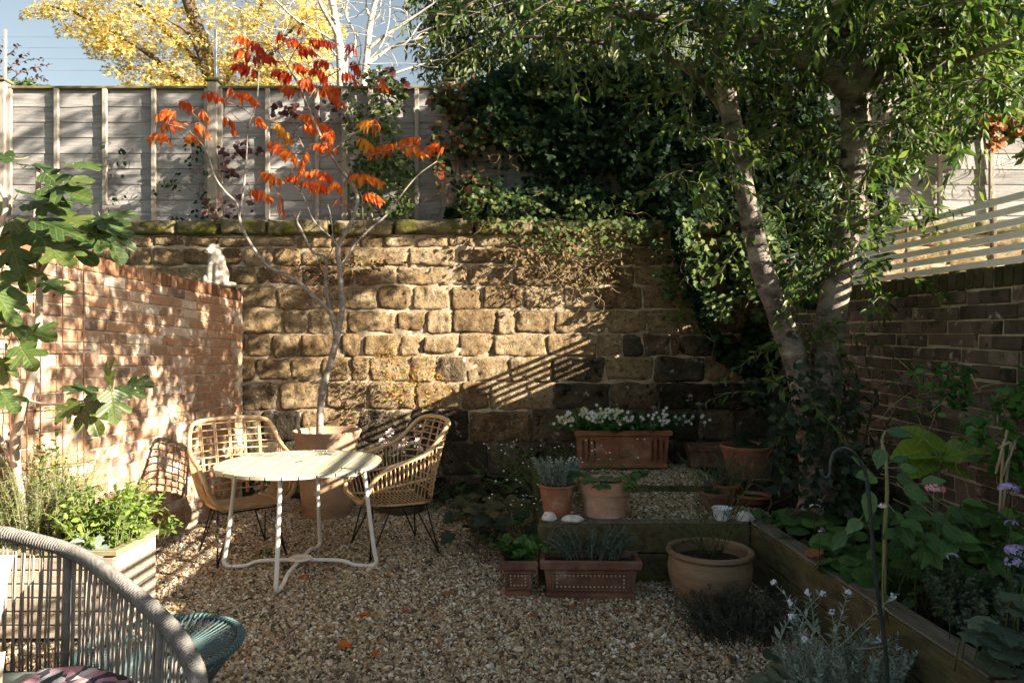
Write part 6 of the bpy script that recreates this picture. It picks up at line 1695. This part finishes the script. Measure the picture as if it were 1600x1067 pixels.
for i in range(34):
    u, v = random.uniform(1400, 1600), random.uniform(800, 890); e = at(u, v, 3.0 + random.uniform(-.2, .2)); q = Vector((e.x + random.gauss(0, .06), e.y + random.uniform(.03, .12), BZ)); pl.stem(arc(q, e, .02, 6, random.gauss(0, .03)), .0022, .0015)
    for k in range(3): pl.leaf(e - Vector((0, 0, .02 * k)), (random.gauss(0, .7), -.5, random.gauss(-.2, .3)), (random.gauss(0, .3), -.5, .8), random.uniform(.07, .13))
clumpy(pl, 2.12, 2.95, .24, .30, BZ, 150, .05, .24, .05, .10, .0015)
pl.build('dahlia_plant', 'leafy green plants crowding the middle of the right bed', 'plant', (2.1, 3.1, BZ), L_SERR, 'leaf_green', 'leaf_stem_dark')
def floret_head(name, label, u, v, Y, r, mat, n=46, stemto=None, flat=.55):
    p = at(u, v, Y); t = thing(name, label, 'flower', p)
    P_, D_, N_, S_ = [], [], [], []
    for d in unit(n):
        if d[2] < -.4: d[2] *= -1
        q = np.array(p) + d * np.array((r, r, r * flat)); 
        for k in range(4):
            a = 1.571 * k + random.random(); x = np.cross(d, UP); x /= np.linalg.norm(x) + 1e-6; y = np.cross(d, x)
            P_.append(q); D_.append(x * math.cos(a) + y * math.sin(a) + d * .2); N_.append(d); S_.append(r * .34)
    leaves('petals', L_OVAL, P_, D_, N_, S_, mat, t)
    b = MB(); b.tube(arc(Vector((p.x + .02, p.y + .05, BZ)), p, .02, 6), [.0022, .0022, .002, .002, .0018, .0016, .0016], 6); b.build('stem', 'leaf_stem_dark', t, True)
floret_head('pink_flower', 'round pink flower head standing among the green leaves', 1461, 763, 2.9, .036, 'petal_pink')
floret_head('verbena_flower', 'lilac flower head at the right edge above the leaves', 1576, 763, 2.7, .034, 'petal_lilac')
floret_head('verbena_flower', 'lower lilac flower cluster at the right edge, large one', 1588, 860, 2.6, .036, 'petal_lilac', 40)
floret_head('verbena_flower', 'small lilac flower cluster under the lilac head on the right', 1580, 818, 2.65, .022, 'petal_lilac', 24)
floret_head('verbena_flower', 'lilac flower cluster nearest the bottom at the right edge', 1584, 878, 2.5, .028, 'petal_lilac', 30)
floret_head('verbena_flower', 'tiny lilac flower low among the grey ground cover', 1488, 869, 2.6, .020, 'petal_lilac', 20)
floret_head('faded_flower', 'cream faded flower bud on the pale stem behind the crook', 1379, 792, 2.85, .018, 'petal_pale_pink', 24, flat=.8)
floret_head('pale_flower', 'small pale pink flower behind the sleeper corner', 1273, 791, 3.75, .026, 'petal_pale_pink', 9, flat=.4)
floret_head('pale_flower', 'small pale pink flower overhanging the side sleeper', 1281, 828, 3.55, .022, 'petal_pale_pink', 8, flat=.4)
# fern leaved shrub on the right wall, with bamboo canes
pl = Plant()
climber(pl, [(1490, 610), (1540, 560), (1590, 520), (1640, 500), (1650, 760), (1580, 735), (1530, 740), (1490, 690), (1450, 660)], 3.35, 1150, .052, .5, .25, .5, 14, .004)
climber(pl, [(1395, 560), (1500, 570), (1500, 640), (1420, 650)], 3.7, 130, .045, .15, .3, .5, 8, .003)
pl.build('clematis_plant', 'vivid green ferny shrub against the right brick wall', 'shrub', (2.2, 3.2, BZ), L_SERR, 'leaf_lush', 'stem_tan')
for i, (u0, v0, u1, v1) in enumerate(((1568, 690, 1560, 840), (1560, 700, 1578, 690), (1590, 680, 1566, 745), (1574, 672, 1556, 740), (1580, 690, 1562, 830))):
    b = MB(); b.tube([at(u0, v0, 3.05), at(u1, v1, 3.02)], .006, 6)
    tag(b.build('bamboo_cane', 'cane', None, True), ['longest upright dry cane at the right edge of the bed', 'short dry stem crossing the canes at the right edge', 'slanting dry cane leaning right above the lilac flowers', 'slanting dry cane just left of the leaning one', 'dry cane standing behind the longest cane'][i], 'cane')
# dark shrub beside the tree and leaves round its foot
pl = Plant()
for (u0, v0, u1, v1) in ((1330, 760, 1345, 580), (1335, 760, 1375, 600), (1325, 760, 1390, 690), (1330, 750, 1320, 590), (1340, 760, 1400, 640)):
    pts = arc(at(u0, v0, 4.2), at(u1, v1, 4.15), .02, 6, random.gauss(0, .03)); pl.stem(pts, .007, .003); pl.twig(pts, .11, 18, .8, .15, .1)
pl.build('laurel_shrub', 'dark leaved shrub between the tree and the right brick wall', 'shrub', at(1332, 770, 4.2), L_LANCE, 'leaf_dark', 'stem_brown')
pl = Plant()
climber(pl, [(1200, 560), (1330, 560), (1335, 700), (1330, 790), (1225, 790), (1205, 730), (1190, 640)], 4.12, 520, .048, .15, .7, .8, 12, .005, 1.0)
climber(pl, [(1150, 590), (1260, 580), (1240, 700), (1210, 690)], 6.3, 500, .075, .2, .7, .4, 6, .005, 1.5)
pl.build('ivy', 'dark ivy wrapped around the lower stems of the garden tree', 'climber', at(1260, 700, 4.9), L_IVY, 'leaf_dark', 'stem_brown')
pl = Plant(); clumpy(pl, 2.2, 4.9, .22, .30, BZ, 150, .1, .55, .08, .13); clumpy(pl, 2.2, 4.6, .22, .4, BZ, 90, .1, .3, .06, .1)
pl.build('heuchera_plant', 'mass of dark rounded leaves at the foot of the garden tree', 'plant', (2.05, 5.1, BZ), L_ROUND, 'leaf_dark', 'stem_brown')

# ------------------------------------------------------------------ fallen leaves
def fallen(label, p, size, mat, grp=None, d=None):
    o = leaves('fallen_leaf', L_LOBED, [tuple(p)], [d or (random.gauss(0, 1), random.gauss(0, 1), .1)], [(random.gauss(0, .3), random.gauss(0, .3), 1)], [size], mat, None, [random.random()])
    return tag(o, label, 'leaf', grp)
fallen('curled orange brown leaf lying on the side sleeper', onz(1262, 872, .385) + Vector((0, 0, .015)), .10, 'leaf_dry', None, (1, .3, .35))
P_ = [onz(random.uniform(250, 1150), random.uniform(810, 1066), .010) + Vector((0, 0, .006)) for i in range(420)]
tag(leaves('leaf_litter', L_OVAL, [tuple(p) for p in P_], [(random.gauss(0, 1), random.gauss(0, 1), random.gauss(0, .25)) for p in P_], [(random.gauss(0, .4), random.gauss(0, .4), 1) for p in P_], [random.uniform(.012, .035) for p in P_], 'leaf_dry'), 'scraps of dry leaf littering the gravel', kind='stuff')
for (u, v) in ((470, 905), (430, 893), (590, 1020), (545, 1005), (640, 955), (700, 930), (760, 1000), (520, 890), (610, 900), (395, 870), (345, 900), (900, 950), (960, 955), (1000, 1010), (840, 960), (1040, 965), (540, 880), (450, 915), (670, 880), (720, 850), (780, 800), (560, 960)):
    fallen('small dry leaf fallen on the gravel', onz(u, v, .012) + Vector((0, 0, .008)), random.uniform(.035, .07), random.choice(['leaf_dry', 'leaf_dry', 'leaf_sumac', 'leaf_dark']), 'dry leaves scattered on the gravel')
